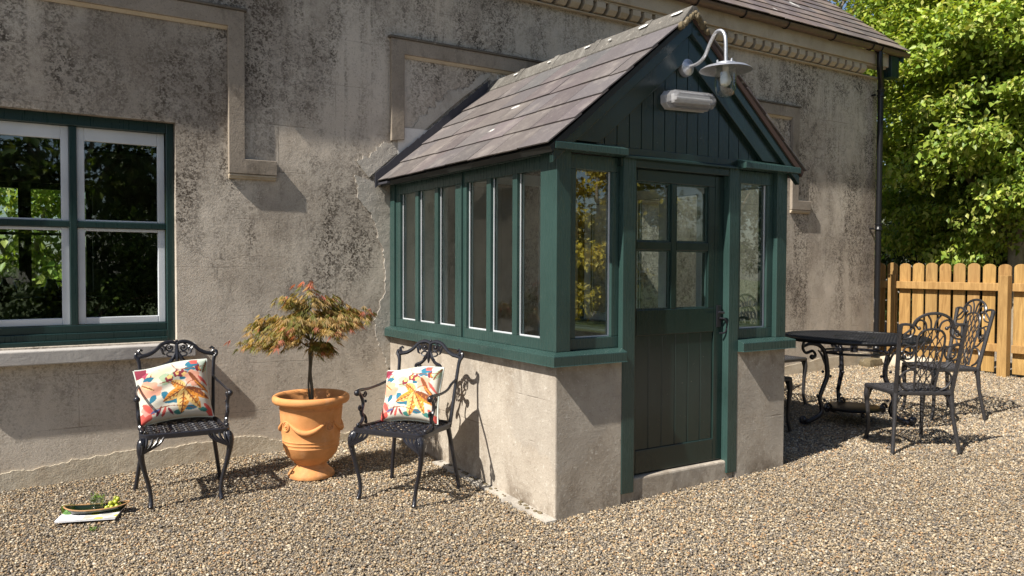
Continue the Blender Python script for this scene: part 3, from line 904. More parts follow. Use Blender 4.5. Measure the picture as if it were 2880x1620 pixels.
# door
door = empty('door'); door.parent = porch
p = PB(); dy0, dy1 = F + .047, F + .092
dl, dr = .5735, 1.3655
px = [(.625, .905), (.95, 1.23)]; pz = [(1.147, 1.507), (1.56, 1.917)]
p.box(dl, px[0][0], dy0, dy1, .158, 1.988); p.box(1.285, dr, dy0, dy1, .158, 1.988)
p.box(px[0][0], 1.285, dy0, dy1, .158, .30); p.box(px[0][0], 1.285, dy0, dy1, .99, 1.147); p.box(px[0][0], 1.285, dy0, dy1, 1.917, 1.988)
p.box(1.23, 1.285, dy0, dy1, 1.147, 1.917); p.box(.905, .95, dy0, dy1, 1.147, 1.917)
for (a, b) in px: p.box(a, b, dy0 + .001, dy1, 1.507, 1.56)
p.build('leaf', 'greend', door, bevel=.004)
p = PB(); nb = 6; bw = (1.285 - .625) / nb
for k in range(nb):
    a = .625 + bw * k
    p.prism([(a + .0005, dy0 + .016), (a + .006, dy0 + .010), (a + bw - .006, dy0 + .010), (a + bw - .0005, dy0 + .016), (a + bw - .0005, dy1 - .005), (a + .0005, dy1 - .005)], lambda q, d: (q[0], q[1], d), .301, .989)
p.build('boarded_panel', 'greend', door)
for (a, b) in px:
    for (c, d) in pz:
        g_ = PB(); g_.box(a - .002, b + .002, dy0 + .026, dy0 + .030, c - .002, d + .002); g_.build('pane', 'pane', door)
        g_ = PB(); q0, q1 = dy0 + .014, dy0 + .025
        g_.box(a + .0005, a + .009, q0, q1, c + .0005, d - .0005); g_.box(b - .009, b - .0005, q0, q1, c + .0005, d - .0005); g_.box(a + .009, b - .009, q0, q1, c + .0005, c + .009); g_.box(a + .009, b - .009, q0, q1, d - .009, d - .0005)
        g_.build('glazing_bead', 'green', door)
p = PB(); hx = 1.325
p.box(hx - .018, hx + .018, dy0 - .008, dy0 - .0005, 1.02, 1.16)
p.tube(cr([(hx, dy0 - .008, 1.115), (hx, dy0 - .045, 1.115), (hx - .012, dy0 - .05, 1.113), (hx - .05, dy0 - .048, 1.118)], 4), .007, 6)
p.tube(cr([(hx, dy0 - .01, 1.075), (hx + .03, dy0 - .03, 1.07), (hx + .045, dy0 - .035, 1.03), (hx + .03, dy0 - .03, .985), (hx, dy0 - .012, .98)], 5), .006, 6)
p.build('handle', 'iron', door, smooth=True)
# gable boards
zu = lambda x: zroof(x) - .035
p = PB(); x = -.03
edges = []
while x < W + .03:
    b = min(x + .093, W + .03); edges.append((x, b)); x = b
for (a, b) in edges:
    top = [(a + .003, max(zu(a + .003), 2.102)), (b - .003, max(zu(b - .003), 2.102))]
    if a < W / 2 < b: top = [top[0], (W / 2, zu(W / 2)), top[1]]
    poly = [(a + .003, 2.101), (b - .003, 2.101)] + top[::-1]
    if top[0][1] < 2.106 and top[-1][1] < 2.106: continue
    p.prism(poly, lambda q, d: (q[0], d, q[1]), F + .012, F + .03)
p.prism([(-.03, 2.101), (W + .03, 2.101), (W + .03, 2.12), (W / 2, zu(W / 2)), (-.03, 2.12)], lambda q, d: (q[0], d, q[1]), F + .0305, F + .045)
p.build('gable_boarding', 'greend', bevel=.002)
# bargeboards
def barge(mx):
    for (off0, off1, y0_, y1_, nm) in ((.034, .095, F - .048, F - .012, 'bargeboard'), (.096, .205, F - .022, F + .011, 'rake_board')):
        p = PB()
        v0, v1 = off0 / math.cos(math.atan(SL)), off1 / math.cos(math.atan(SL))
        xa = -.06
        poly = [(mx(xa + (0)), zroof(xa) - v0), (mx(W / 2 + (0)), zroof(W / 2) - v0), (mx(W / 2), zroof(W / 2) - v1), (mx(max(xa, 0) + (v1 - .04) / SL * .6), max(zroof(0) - v1 + .6 * (v1 - .04), 2.101))]
        if nm == 'rake_board':
            # clipped by the ledge
            xs_ = (2.102 + v0 - ZE) / SL - E_; xe = (2.102 + v1 - ZE) / SL - E_
            poly = [(mx(xs_), 2.102), (mx(W / 2), zroof(W / 2) - v0), (mx(W / 2), zroof(W / 2) - v1), (mx(xe), 2.102)]
        else:
            xe = -.06
            poly = [(mx(xe), zroof(xe) - v0), (mx(W / 2), zroof(W / 2) - v0), (mx(W / 2), zroof(W / 2) - v1), (mx(xe), zroof(xe) - v1)]
        if mx(0) != 0: poly = poly[::-1]
        p.prism(poly, lambda q, d: (q[0], d, q[1]), y0_, y1_)
        p.build(nm, 'greend' if nm == 'rake_board' else 'greend', bevel=.003)
both(barge)
# roof
ang = math.atan(SL); ca, sa = math.cos(ang), math.sin(ang)
proof = empty('roof'); proof.parent = porch
pal = [tuple(v * .70 * k_ for v, k_ in zip(c, (.97, 1.02, 1.0))) for c in [(.175, .150, .150), (.180, .142, .144), (.205, .168, .160), (.165, .140, .145), (.195, .155, .160), (.150, .138, .140), (.185, .152, .147), (.18, .15, .152)]]
LEN = (W / 2 + E_) / ca
for side, mx in enumerate((lambda x: x, mir)):
    p = PB()
    def place(u, s, n, mx=mx):
        return (mx(-E_ + s * ca - n * sa), u, ZE + s * sa + n * ca)
    slates(p, F - .068, -.004, 0, 5, .241, .30, place, pal, 11 + side, .007, .0045)
    o = p.build('slate_slope', 'slate', proof)
    p = PB()
    v = []
    q = [(-E_ + .012, ZE - .002), (W / 2 - .001, ZR - .012), (W / 2 - .001, ZR - .045), (-E_ + .03, ZE - .032 )]
    if mx(0) != 0: q = [(mx(a), b) for (a, b) in q][::-1]
    p.prism(q, lambda t_, d: (t_[0], d, t_[1]), F - .06, -.005)
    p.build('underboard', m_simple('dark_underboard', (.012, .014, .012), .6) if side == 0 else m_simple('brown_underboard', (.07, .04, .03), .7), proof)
# ridge capping with overlapping collars
p = PB()
def cap(mb, y0_, y1_, wl, h, th):
    prof = [(-wl, -wl * SL * .92), (-.02, h), (.02, h), (wl, -wl * SL * .92), (wl - .004, -wl * SL * .92 - th), (0, h - .03), (-wl + .004, -wl * SL * .92 - th)]
    mb.prism([(W / 2 + a, ZR + .012 + b) for (a, b) in prof], lambda q, d: (q[0], d, q[1]), y0_, y1_)
ye = [F - .070, -1.93, -1.42, -.93, -.46, -.004]
for i in range(5):
    cap(p, ye[i] + .001, ye[i + 1] - .001, .104, .024, .014)
p.build('ridge_tile', 'ridge', proof, bevel=.003)
for y in ye[1:-1]:
    p = PB(); cap(p, y - .03, y + .03, .112, .033, .014); p.build('ridge_collar', 'ridge', proof, bevel=.003)
p = PB()
r = random.Random(21)
for k in range(70):
    t_ = r.uniform(-.13, .13); p.ball((W / 2 + t_, F - .062 + r.uniform(-.02, .01), ZR - abs(t_) * SL * .95 - .012 + r.uniform(-.012, .008)), r.uniform(.010, .019), 6)
for k in range(60):
    y = r.uniform(F - .08, F + .35); p.ball((W / 2 - .112 - r.uniform(0, .012), y, ZR - .107 + r.uniform(-.008, .006)), r.uniform(.006, .012), 6)
p.build('ridge_mortar', 'moss', proof, smooth=True)
# lichen blotches as thin flat flakes on the ridge
m_li = m_simple('white_lichen', (.80, .80, .76), .9)
for (y, s_, t_) in ((F + .03, .05, .05), (F + .32, .05, .06), (-1.33, .03, .05), (-.88, .022, .06), (-.42, .03, .06), (-1.6, .018, .07)):
    cx_, cz_ = W / 2 - t_, ZR + .012 + .024 - max(t_ - .02, 0) * SL * .95 - .012 + .012
    p = PB(); ring = []
    for k in range(14):
        a = 2 * PI * k / 14; q = s_ * r.uniform(.75, 1.1)
        ring.append((cx_ + math.sin(a) * q * .35 * ca, y + math.cos(a) * q, cz_ + math.sin(a) * q * .35 * sa))
    p.add(ring, [tuple(range(14))]); p.add([(a_ - .004, b_, c_ - .004) for (a_, b_, c_) in ring], [tuple(range(14))])
    p.build('lichen_patch', m_li, proof)
# eaves lead strip
p = PB(); p.box(-E_ - .006, -E_ + .02, -.20, -.003, ZE - .02, ZE - .004); p.build('eaves_flashing', 'lead', proof)
# lead strip under the mortar; near-black tone also paints the shadow gap
p = PB(); rr_ = random.Random(12)
for k in range(22):
    x = -.135 + k * .046
    if x > .86: break
    h0, h1 = rr_.uniform(.085, .10), rr_.uniform(.085, .10)
    p.hexa([(x, -.0335, zroof(x) - .02), (x + .045, -.0335, zroof(x + .045) - .02), (x, -.0235, zroof(x) - .02), (x + .045, -.0235, zroof(x + .045) - .02),
            (x, -.0335, zroof(x) + h0), (x + .045, -.0335, zroof(x + .045) + h1), (x, -.0235, zroof(x) + h0), (x + .045, -.0235, zroof(x + .045) + h1)])
p.build('flashing_shadow_strip', 'lead', proof)

# ------------------------------------------------------------------ lamps on the porch
def at(ob, rootloc):
    for c in kids(ob): pass
lx, lz = .963, 2.62
lamp = tag(empty('wall_lamp', (lx, F, lz)), 'galvanised swan neck lamp with clear glass jar at the top of the porch gable', 'wall lamp')
p = MB(); p.lathe([(.001, -.04), (.018, -.038), (.024, -.03), (.05, -.022), (.055, -.008), (.055, .008)], (0, 0, 0), 20, 'y'); p.build('mounting_plate', 'galv', lamp, smooth=True)
p = MB()
p.tube(cr([(0, -.03, .0), (0, -.10, .004), (0, -.155, .035), (0, -.20, .105), (0, -.245, .155), (0, -.29, .15), (0, -.315, .105), (0, -.32, .0), (0, -.32, -.045)], 6), .0105, 10)
p.build('swan_neck', 'galv', lamp, smooth=True)
sy = -.32
p = MB(); p.lathe([(.012, -.035), (.055, -.038), (.066, -.045), (.068, -.052), (.085, -.054), (.125, -.064), (.147, -.078), (.150, -.082), (.146, -.082), (.12, -.069), (.08, -.062), (.05, -.06), (.012, -.06)], (0, sy, 0), 36)
for a in (.6, 2.7, 4.6): p.lathe([(.006, -.042), (.006, -.025), (.002, -.022)], (.05 * math.cos(a), sy + .05 * math.sin(a), 0), 8)
p.build('lamp_shade', 'galv', lamp, smooth=True)
t = NT('clear_glass'); t.b.inputs['Transmission Weight'].default_value = 1; t.b.inputs['IOR'].default_value = 1.15; t.fin((.95, .97, .95), .02); MAT['clear'] = t.m
p = MB(); prof = [(.060, -.063), (.060, -.16), (.058, -.19), (.048, -.217), (.030, -.233), (.001, -.239)]
p.lathe(prof, (0, sy, 0), 28); p.f = p.f[:-1] if False else p.f[1:] if False else p.f
p.build('glass_jar', m_pane('jar_glass', 2.3, (.82, .85, .84)), lamp, smooth=True)
p = MB(); p.lathe([(.016, -.062), (.017, -.09), (.022, -.105), (.033, -.128), (.034, -.142), (.027, -.16), (.012, -.171), (.001, -.173)], (0, sy, 0), 20); p.build('bulb', m_simple('frosted_bulb', (.85, .83, .8), .35), lamp, smooth=True)

bl = tag(empty('bulkhead_light', (.965, F, 2.415), 0), 'oblong clear plastic bulkhead light fixed to the green boarding below the swan neck lamp', 'light')
bl.rotation_euler = (0, R(-2.5), 0)
def rounded_bar(mb, L, H, y0_, y1_, ch, inset):
    def ring(y, i): 
        l, h = L / 2 - i, H / 2 - i; c = max(ch - i * .3, .004)
        return [(-l + c, y, -h), (l - c, y, -h), (l, y, -h + c), (l, y, h - c), (l - c, y, h), (-l + c, y, h), (-l, y, h - c), (-l, y, -h + c)]
    A, B_, C_ = ring(y0_, 0), ring(y1_ + inset, 0), ring(y1_, inset)
    vs = A + B_ + C_
    fs = [tuple(range(8)), tuple(range(16, 24))]
    for k in (0, 8): fs += [(k + i, k + (i + 1) % 8, k + 8 + (i + 1) % 8, k + 8 + i) for i in range(8)]
    mb.add(vs, fs)
p = MB(); rounded_bar(p, .385, .105, .010, -.032, .03, .004); p.build('backplate', m_simple('grey_plastic', (.45, .45, .46), .4), bl, bevel=.003)
p = MB(); rounded_bar(p, .375, .098, -.033, -.095, .03, .02); p.build('diffuser', m_milky('milky_plastic'), bl, bevel=.004)
p = MB(); p.box(-.15, .15, -.06, -.034, -.022, .03); p.tube([(-.15, -.07, .0), (.15, -.07, .0)], .012, 10); p.build('gear_tray', m_simple('white_tray', (.7, .7, .7), .4), bl)

# ------------------------------------------------------------------ fence
fence = tag(empty('fence', (6.9, -1.4, GZ(6.9, -1.4))), 'new honey coloured picket fence with rounded tops beside the house corner', 'fence')
FO = Vector((6.9, -1.4, GZ(6.9, -1.4)))
def fb(mb, name, mat, parent, **k):
    mb.v = [(v[0] - FO.x, v[1] - FO.y, v[2] - FO.z) for v in mb.v]
    return mb.build(name, mat, parent, **k)
r = random.Random(5)
p = MB()
y = .62
while y > -4.6:
    k = r.uniform(.86, 1.1); p.cur = (k, k * r.uniform(.95, 1.02), k * r.uniform(.88, 1.02))
    wd = .137 + r.uniform(-.003, .003); zt_ = 1.465 + r.uniform(-.006, .006) + .01 * y; zb_ = .215
    yc = y - wd / 2
    poly = [(yc + wd / 2, zb_), (yc + wd / 2, zt_ - .045)] + [(yc + wd / 2 * math.cos(a), zt_ - .045 + .045 * math.sin(a)) for a in np.linspace(.35, PI - .35, 7)] + [(yc - wd / 2, zt_ - .045), (yc - wd / 2, zb_)]
    tw = r.uniform(-.003, .003)
    p.prism(poly, lambda q, d: (d + tw, q[0], q[1]), 6.93, 6.948)
    y -= .167
fb(p, 'picket_panel', 'wood', fence, bevel=.002)
for (a, b) in ((.6, -1.29), (-1.395, -4.5)):
    for z in (1.19, .50):
        p = MB(); p.cur = (1.05, 1.03, 1.0); p.box(6.872, 6.929, a, b, z - .045, z + .045); fb(p, 'rail', 'wood', fence, bevel=.005)
for yy in (.02, -1.342, -3.2):
    p = MB(); p.cur = (.95, .95, .92); x0_ = 6.775 if yy < 0 else 6.86
    p.box(x0_, 6.871 if yy > 0 else 6.871, yy - .05, yy + .05, 0, 1.32); fb(p, 'post', 'wood', fence, bevel=.004)

# low rough kerb stone at the foot of the fence / corner
def rock(name, loc, size, mat, seed, label, cat):
    r = random.Random(seed)
    n, m = 14, 8
    mb = MB(); vs = []
    nx, ny, nz = 7, 4, 3
    import itertools
    idx = {}
    fs = []
    def P(i, j, k):
        if (i, j, k) not in idx:
            x, y, z = (i / nx - .5), (j / ny - .5), (k / nz - .5)
            e = (abs(x * 2) ** 6 + abs(y * 2) ** 6 + abs(z * 2) ** 6) ** (1 / 6) / 1.0
            f = 1 / max(1, e * 1.0)
            idx[(i, j, k)] = len(vs)
            vs.append(((x * f + r.uniform(-.02, .02)) * size[0], (y * f + r.uniform(-.02, .02)) * size[1], (z * f + .5 + r.uniform(-.03, .03)) * size[2]))
        return idx[(i, j, k)]
    for i in range(nx):
        for j in range(ny):
            for k in (0, nz): fs.append((P(i, j, k), P(i + 1, j, k), P(i + 1, j + 1, k), P(i, j + 1, k)))
    for i in range(nx):
        for k in range(nz):
            for j in (0, ny): fs.append((P(i, j, k), P(i + 1, j, k), P(i + 1, j, k + 1), P(i, j, k + 1)))
    for j in range(ny):
        for k in range(nz):
            for i in (0, nx): fs.append((P(i, j, k), P(i, j + 1, k), P(i, j + 1, k + 1), P(i, j, k + 1)))
    mb.add(vs, fs)
    o = mb.build(name, mat, smooth=True)
    o.location = loc
    return tag(o, label, cat)
o = rock('kerb_stone', (6.58, -.36, GZ(6.5, -.3) - .03), (.62, .22, .15), 'skirt', 3, 'rough pale kerb stone on the gravel at the house corner', 'stone'); o.rotation_euler = (0, 0, R(-72))
o = rock('kerb_stone', (6.24, -.12, GZ(6.2, -.1) - .04), (.30, .16, .13), 'moss', 4, 'small mossy stone against the foot of the downpipe', 'stone')

# ------------------------------------------------------------------ garden furniture
def lattice(mb, inside, z, x0, x1, y0, y1, step, rad, curve=.006):
    """diamond lattice of thin bars clipped to `inside`"""
    for sgn in (1, -1):
        c = -2.0
        while c < 2.0:
            pts = []
            n = 60
            run = []
            for i in range(n + 1):
                x = x0 + (x1 - x0) * i / n; y = sgn * x * 1.05 + c
                if inside(x, y): run.append((x, y, z + .004 * sgn * 0 + curve * math.sin(i * .9)))
                else:
                    if len(run) > 2: mb.tube(run[::2] + [run[-1]], rad, 4, flat=1)
                    run = []
            if len(run) > 2: mb.tube(run[::2] + [run[-1]], rad, 4)
            c += step
def spiral(c, r0, turns, a0, sgn, axis='xz', n=16, rend=.25):
    out = []
    for i in range(n + 1):
        t = i / n; a = a0 + sgn * turns * 2 * PI * t; r_ = r0 * (1 - (1 - rend) * t)
        d = (math.cos(a) * r_, math.sin(a) * r_)
        if axis == 'xz': out.append((c[0] + d[0], c[1], c[2] + d[1]))
        elif axis == 'yz': out.append((c[0], c[1] + d[0], c[2] + d[1]))
        else: out.append((c[0] + d[0], c[1] + d[1], c[2]))
    return out

def arm_chair():
    root = empty('garden_armchair')
    # seat
    s = MB()
    ol = [(-.232, -.205), (-.12, -.222), (.12, -.222), (.232, -.205), (.222, -.02), (.200, .185), (0, .20), (-.200, .185), (-.222, -.02)]
    OL = cr([(x, y, .412) for x, y in ol], 5, True)
    s.tube(OL, .013, 6, True, flat=.9)
    s.tube([(p.x, p.y, .402) for p in OL], .012, 6, True)
    wid = lambda y: .225 - .03 * (y + .2) / .4
    ins = lambda x, y: abs(x) < wid(y) and -.212 < y < .19
    lattice(s, ins, .412, -.24, .24, -.22, .2, .058, .0045)
    for i in range(-3, 4):
        for j in range(-3, 3):
            x, y = i * .058, j * .061 + .02
            if ins(x * 1.1, y * 1.1): s.tube([(x + .019 * math.cos(a), y + .019 * math.sin(a), .414) for a in np.linspace(0, 2 * PI, 9)[:-1]], .0045, 4, True)
    s.build('seat', 'iron', root, smooth=True)
    for sx in (-1, 1):
        l = MB()
        l.tube(cr([(sx * .215, -.195, .405), (sx * .236, -.222, .375), (sx * .243, -.230, .335), (sx * .236, -.222, .27), (sx * .218, -.212, .19), (sx * .198, -.208, .11), (sx * .190, -.212, .05), (sx * .192, -.222, .015), (sx * .194, -.232, 0)], 4),
               [.020, .026, .021, .0155, .013, .012, .0115, .015, .014], 8)
        for k in range(5):   # shell ornament at the knee
            a = (k - 2) * .33
            tx, ty = sx * (.212 - .055 * math.sin(max(a, 0)) ), -.212
            l.tube(cr([(sx * .240, -.246, .315), (sx * (.236 - .022 * k), -.246 + .003 * k, .365), (sx * (.240 - .030 * k), -.228, .402)], 4), [.005, .009, .007], 5)
        for k in range(6): l.ball((sx * (.2395 - .001 * k), -.250 + .002 * k, .375 - k * .016), .0062 - k * .0004, 6)
        l.build('leg', 'iron', root, smooth=True)
        l = MB(); l.tube([(sx * .19, .175, .405), (sx * .212, .190, .26), (sx * .245, .215, .03), (sx * .25, .218, 0)], [.016, .013, .0125, .015], 8)
        l.build('leg', 'iron', root, smooth=True)
    # back
    b = MB()
    yb = lambda z: .185 + (z - .41) * .22
    P = lambda x, z, dy=0: (x, yb(z) + dy, z)
    for sx in (-1, 1):
        b.tube(cr([P(sx * .2, .405), P(sx * .207, .52), P(sx * .212, .65), P(sx * .218, .76), P(sx * .225, .80), P(sx * .238, .818), P(sx * .235, .838), P(sx * .222, .835)], 4), [.013, .012, .011, .011, .013, .012, .010, .007], 7)
        # crest rail half
        b.tube(cr([P(sx * .228, .812), P(sx * .200, .822), P(sx * .170, .828), P(sx * .13, .850), P(sx * .09, .888), P(sx * .05, .903), P(sx * .018, .900), P(0, .890)], 5), [.010, .013, .013, .012, .012, .013, .012, .010], 7)
        b.tube([P(sx * .200 + dx_ , z_) for dx_, z_ in [(.0, .822), (sx * .018, .836), (sx * .022, .853), (sx * .010, .862), (-sx * .002, .854)]], [.011, .010, .009, .008, .006], 6)
        # spirals and leaves
        b.tube(spiral((sx * .040, yb(.865), .866), .026, 1.4, PI / 2, -sx), .0055, 5)
        b.ball(P(sx * .040, .866), .010, 8)
        b.tube(cr([P(sx * .105, .880, -.004), P(sx * .088, .858, -.004), P(sx * .082, .835, -.004), P(sx * .068, .826)], 4), [.004, .009, .007, .003], 5)
        b.tube(cr([P(sx * .092, .888, -.004), P(sx * .072, .868, -.004), P(sx * .070, .845, -.004)], 4), [.004, .008, .004], 5)
        b.tube([P(sx * .034 + .026 * math.cos(a), .826 + .014 * math.sin(a)) for a in np.linspace(0, 2 * PI, 13)[:-1]], .0055, 5, True)
        b.tube(cr([P(0, .850), P(sx * .012, .82), P(sx * .03, .79), P(sx * .055, .768), P(sx * .085, .757), P(sx * .092, .742), P(sx * .078, .733), P(sx * .066, .742)], 4), [.010, .011, .010, .012, .011, .009, .007, .006], 6)
        b.tube(cr([P(sx * .012, .835, -.006), P(sx * .030, .800, -.006), P(sx * .045, .79)], 4), [.006, .008, .003], 5)
        b.tube(spiral((sx * .078, yb(.744), .744), .018, 1.2, PI / 2, -sx), .006, 5)
        # lower splat
        b.tube(cr([P(sx * .06, .752), P(sx * .035, .70), P(sx * .065, .63), P(sx * .045, .56), P(sx * .015, .52), P(sx * .05, .46), P(sx * .06, .415)], 4), .008, 6)
    b.tube(cr([P(0, .895), P(0, .85), P(0, .80, -.004), P(0, .768)], 3), [.010, .012, .012, .003], 6)
    b.ball(P(0, .909), .009, 8)
    b.build('backrest', 'iron', root, smooth=True)
    for sx in (-1, 1):
        a = MB()
        a.tube(cr([(sx * .211, yb(.68), .68), (sx * .225, .16, .662), (sx * .246, .07, .640), (sx * .254, -.03, .630), (sx * .256, -.12, .632), (sx * .256, -.148, .625)], 5), [.008, .0085, .008, .008, .010, .014], 7)
        a.ball((sx * .256, -.152, .618), .019, 10)
        a.tube(cr([(sx * .256, -.135, .622), (sx * .252, -.108, .585), (sx * .248, -.100, .545), (sx * .246, -.122, .50), (sx * .242, -.112, .465), (sx * .236, -.135, .44), (sx * .234, -.165, .432)], 5), [.010, .011, .011, .012, .011, .011, .010], 7)
        a.tube(spiral((sx * .247, -.080, .605), .020, 1.1, PI, 1, 'yz'), .006, 5)
        a.tube(spiral((sx * .245, -.135, .528), .019, 1.2, 0, -1, 'yz'), .0065, 5)
        a.ball((sx * .247, -.075, .558), .010, 6)
        a.ball((sx * .234, -.170, .430), .014, 8); a.ball((sx * .238, -.085, .435), .012, 8)
        a.tube(cr([(sx * .242, -.110, .485), (sx * .240, -.085, .46), (sx * .236, -.088, .425)], 4), .008, 6)
        a.build('armrest', 'iron', root, smooth=True)
    return root

ch1 = arm_chair()
ch2 = copy_tree(ch1)
C1 = (-1.650, -.640); C2 = (-.493, -1.370)
ch1.location = (*C1, GZ(*C1)); ch1.rotation_euler.z = R(-4)
ch2.location = (*C2, GZ(*C2)); ch2.rotation_euler.z = R(-57)
tag(ch1, 'black cast armchair with patterned cushion standing under the house window', 'garden chair', 'black armchairs with patterned cushions by the wall')
tag(ch2, 'black cast armchair with patterned cushion standing against the porch base', 'garden chair', 'black armchairs with patterned cushions by the wall')

# cushions: printed cloth painted per vertex
WHT = (.60, .56, .47)
MAR, SAL, TEA, GRN, ORA, YEL, BRN, RED = (.20, .03, .05), (.74, .36, .25), (.03, .16, .24), (.36, .46, .30), (.66, .25, .04), (.74, .50, .18), (.22, .07, .03), (.58, .10, .08)
def leafshape(x0, y0, x1, y1, wd, col, vein=None, tipc=None):
    return ('l', x0, y0, x1, y1, wd, col, vein, tipc)
def ell(cx, cy, rx, ry, rot, col): return ('e', cx, cy, rx, ry, rot, col)
PATTERN = [
    ell(.05, .93, .09, .08, .3, MAR), ell(.16, .84, .06, .05, 0, (.40, .07, .12)),
    leafshape(.12, .80, .48, .93, .10, (.76, .62, .38), BRN), ell(.30, .84, .07, .05, .3, (.78, .60, .42)), ell(.42, .90, .06, .05, 0, (.78, .60, .42)),
    leafshape(.08, .76, .24, .80, .06, TEA), ell(.13, .62, .11, .10, .2, SAL), ell(.22, .55, .08, .08, 0, SAL), ell(.12, .52, .06, .06, 0, SAL), leafshape(.05, .70, .22, .56, .04, (.72, .5, .25), BRN),
    leafshape(.30, .78, .52, .70, .09, GRN), leafshape(.34, .62, .50, .76, .07, GRN), leafshape(.56, .82, .46, .70, .06, GRN),
    ell(.44, .71, .045, .05, 0, MAR), ell(.45, .735, .03, .028, 0, YEL),
    leafshape(.68, .90, .98, .97, .08, TEA), leafshape(.60, .66, .72, .78, .06, TEA), leafshape(.66, .84, .84, .82, .05, TEA),
    ell(.56, .775, .045, .05, 0, MAR), ell(.575, .78, .028, .03, 0, YEL), ell(.64, .76, .045, .05, 0, MAR), ell(.665, .74, .03, .03, 0, YEL), ell(.81, .96, .05, .04, 0, RED), ell(.88, .84, .045, .05, 0, MAR), ell(.90, .84, .028, .035, 0, ORA),
    ell(.97, .93, .08, .10, 0, (.50, .58, .48)), leafshape(.93, .75, 1.0, .98, .05, (.35, .45, .30), BRN),
    ell(.78, .70, .08, .08, .2, SAL), ell(.82, .60, .07, .07, 0, SAL), ell(.74, .62, .05, .05, 0, SAL), leafshape(.72, .78, .90, .50, .04, BRN),
    leafshape(.22, .48, .14, .34, .06, TEA), leafshape(.32, .50, .40, .38, .06, TEA), ell(.47, .36, .12, .08, -.2, TEA), leafshape(.72, .34, .80, .20, .06, TEA), leafshape(.60, .14, .82, .16, .05, TEA), leafshape(.46, .10, .60, .08, .05, (.05, .20, .17)), leafshape(.80, .12, .97, .10, .05, (.05, .20, .17)),
    leafshape(.80, .62, 1.0, .40, .04, BRN, ORA), leafshape(.86, .70, 1.0, .52, .03, RED),
    leafshape(.66, .50, .46, .66, .10, YEL, BRN, ORA), leafshape(.66, .50, .32, .32, .105, ORA, BRN, YEL), leafshape(.65, .50, .56, .06, .115, YEL, BRN, ORA), leafshape(.66, .49, .84, .12, .105, YEL, BRN, ORA), leafshape(.67, .50, .99, .30, .085, ORA, BRN, BRN), leafshape(.67, .51, .95, .44, .03, BRN),
    ell(.06, .10, .09, .07, .5, RED), ell(.10, .24, .06, .08, .2, (.75, .3, .25)), leafshape(.04, .36, .20, .12, .05, RED), leafshape(.22, .08, .30, .26, .03, MAR), leafshape(.30, .05, .36, .24, .03, RED), leafshape(.14, .16, .28, .20, .03, (.10, .12, .25)),
    ell(.99, .05, .06, .06, 0, RED), leafshape(.90, .22, 1.0, .06, .04, RED), leafshape(.38, .20, .46, .05, .025, MAR),
]
STEMS = [((.50, .98), (.56, .86), (.72, .84), (.98, .88)), ((.30, .66), (.40, .66), (.50, .58)), ((.66, .50), (.72, .60), (.84, .63)), ((.20, .22), (.45, .22), (.75, .14)), ((.56, .86), (.55, .80), (.63, .79))]
SEG = []
for st in STEMS:
    q = cr([(a, b, 0) for a, b in st], 4)
    SEG += [(q[i].x, q[i].y, q[i + 1].x, q[i + 1].y) for i in range(len(q) - 1)]
def paint(U, V):
    C = np.tile(np.array(WHT), (U.size, 1)).reshape(U.shape + (3,))
    def seg(x0, y0, x1, y1):
        dx, dy = x1 - x0, y1 - y0; L = math.hypot(dx, dy)
        t = ((U - x0) * dx + (V - y0) * dy) / L / L; d = ((U - x0) * dy - (V - y0) * dx) / L
        return t, d, L
    for s in PATTERN:
        if s[0] == 'e':
            _, cx_, cy_, rx, ry, ro, c = s; rx *= 1.28; ry *= 1.28
            a = (U - cx_) * math.cos(ro) + (V - cy_) * math.sin(ro); b = -(U - cx_) * math.sin(ro) + (V - cy_) * math.cos(ro)
            ang_ = np.arctan2(b / ry, a / rx)
            m = (a / rx) ** 2 + (b / ry) ** 2 < (1 + .12 * np.sin(5 * ang_)) ** 2
            C[m] = c
        else:
            _, x0, y0, x1, y1, wd, c, vein, tipc = s; wd *= 1.3
            t, d, L = seg(x0, y0, x1, y1)
            prof = wd * np.sin(np.clip(t, 0, 1) ** .8 * PI) ** .8
            m = (t > 0) & (t < 1) & (np.abs(d) < prof * .62)
            C[m] = c
            if tipc: C[m & (d < prof * .12) & (np.sin(t * 30 + np.abs(d) * 50) > -.75)] = tipc
            if vein: C[m & ((np.abs(d) < .009) | ((np.sin(t * 40 - np.abs(d) * 90) > .72) & (np.abs(d) < prof * .35)))] = vein
    for (x0, y0, x1, y1) in SEG:
        t, d, L = seg(x0, y0, x1, y1)
        C[(t > 0) & (t < 1) & (np.abs(d) < .006)] = BRN
    return C
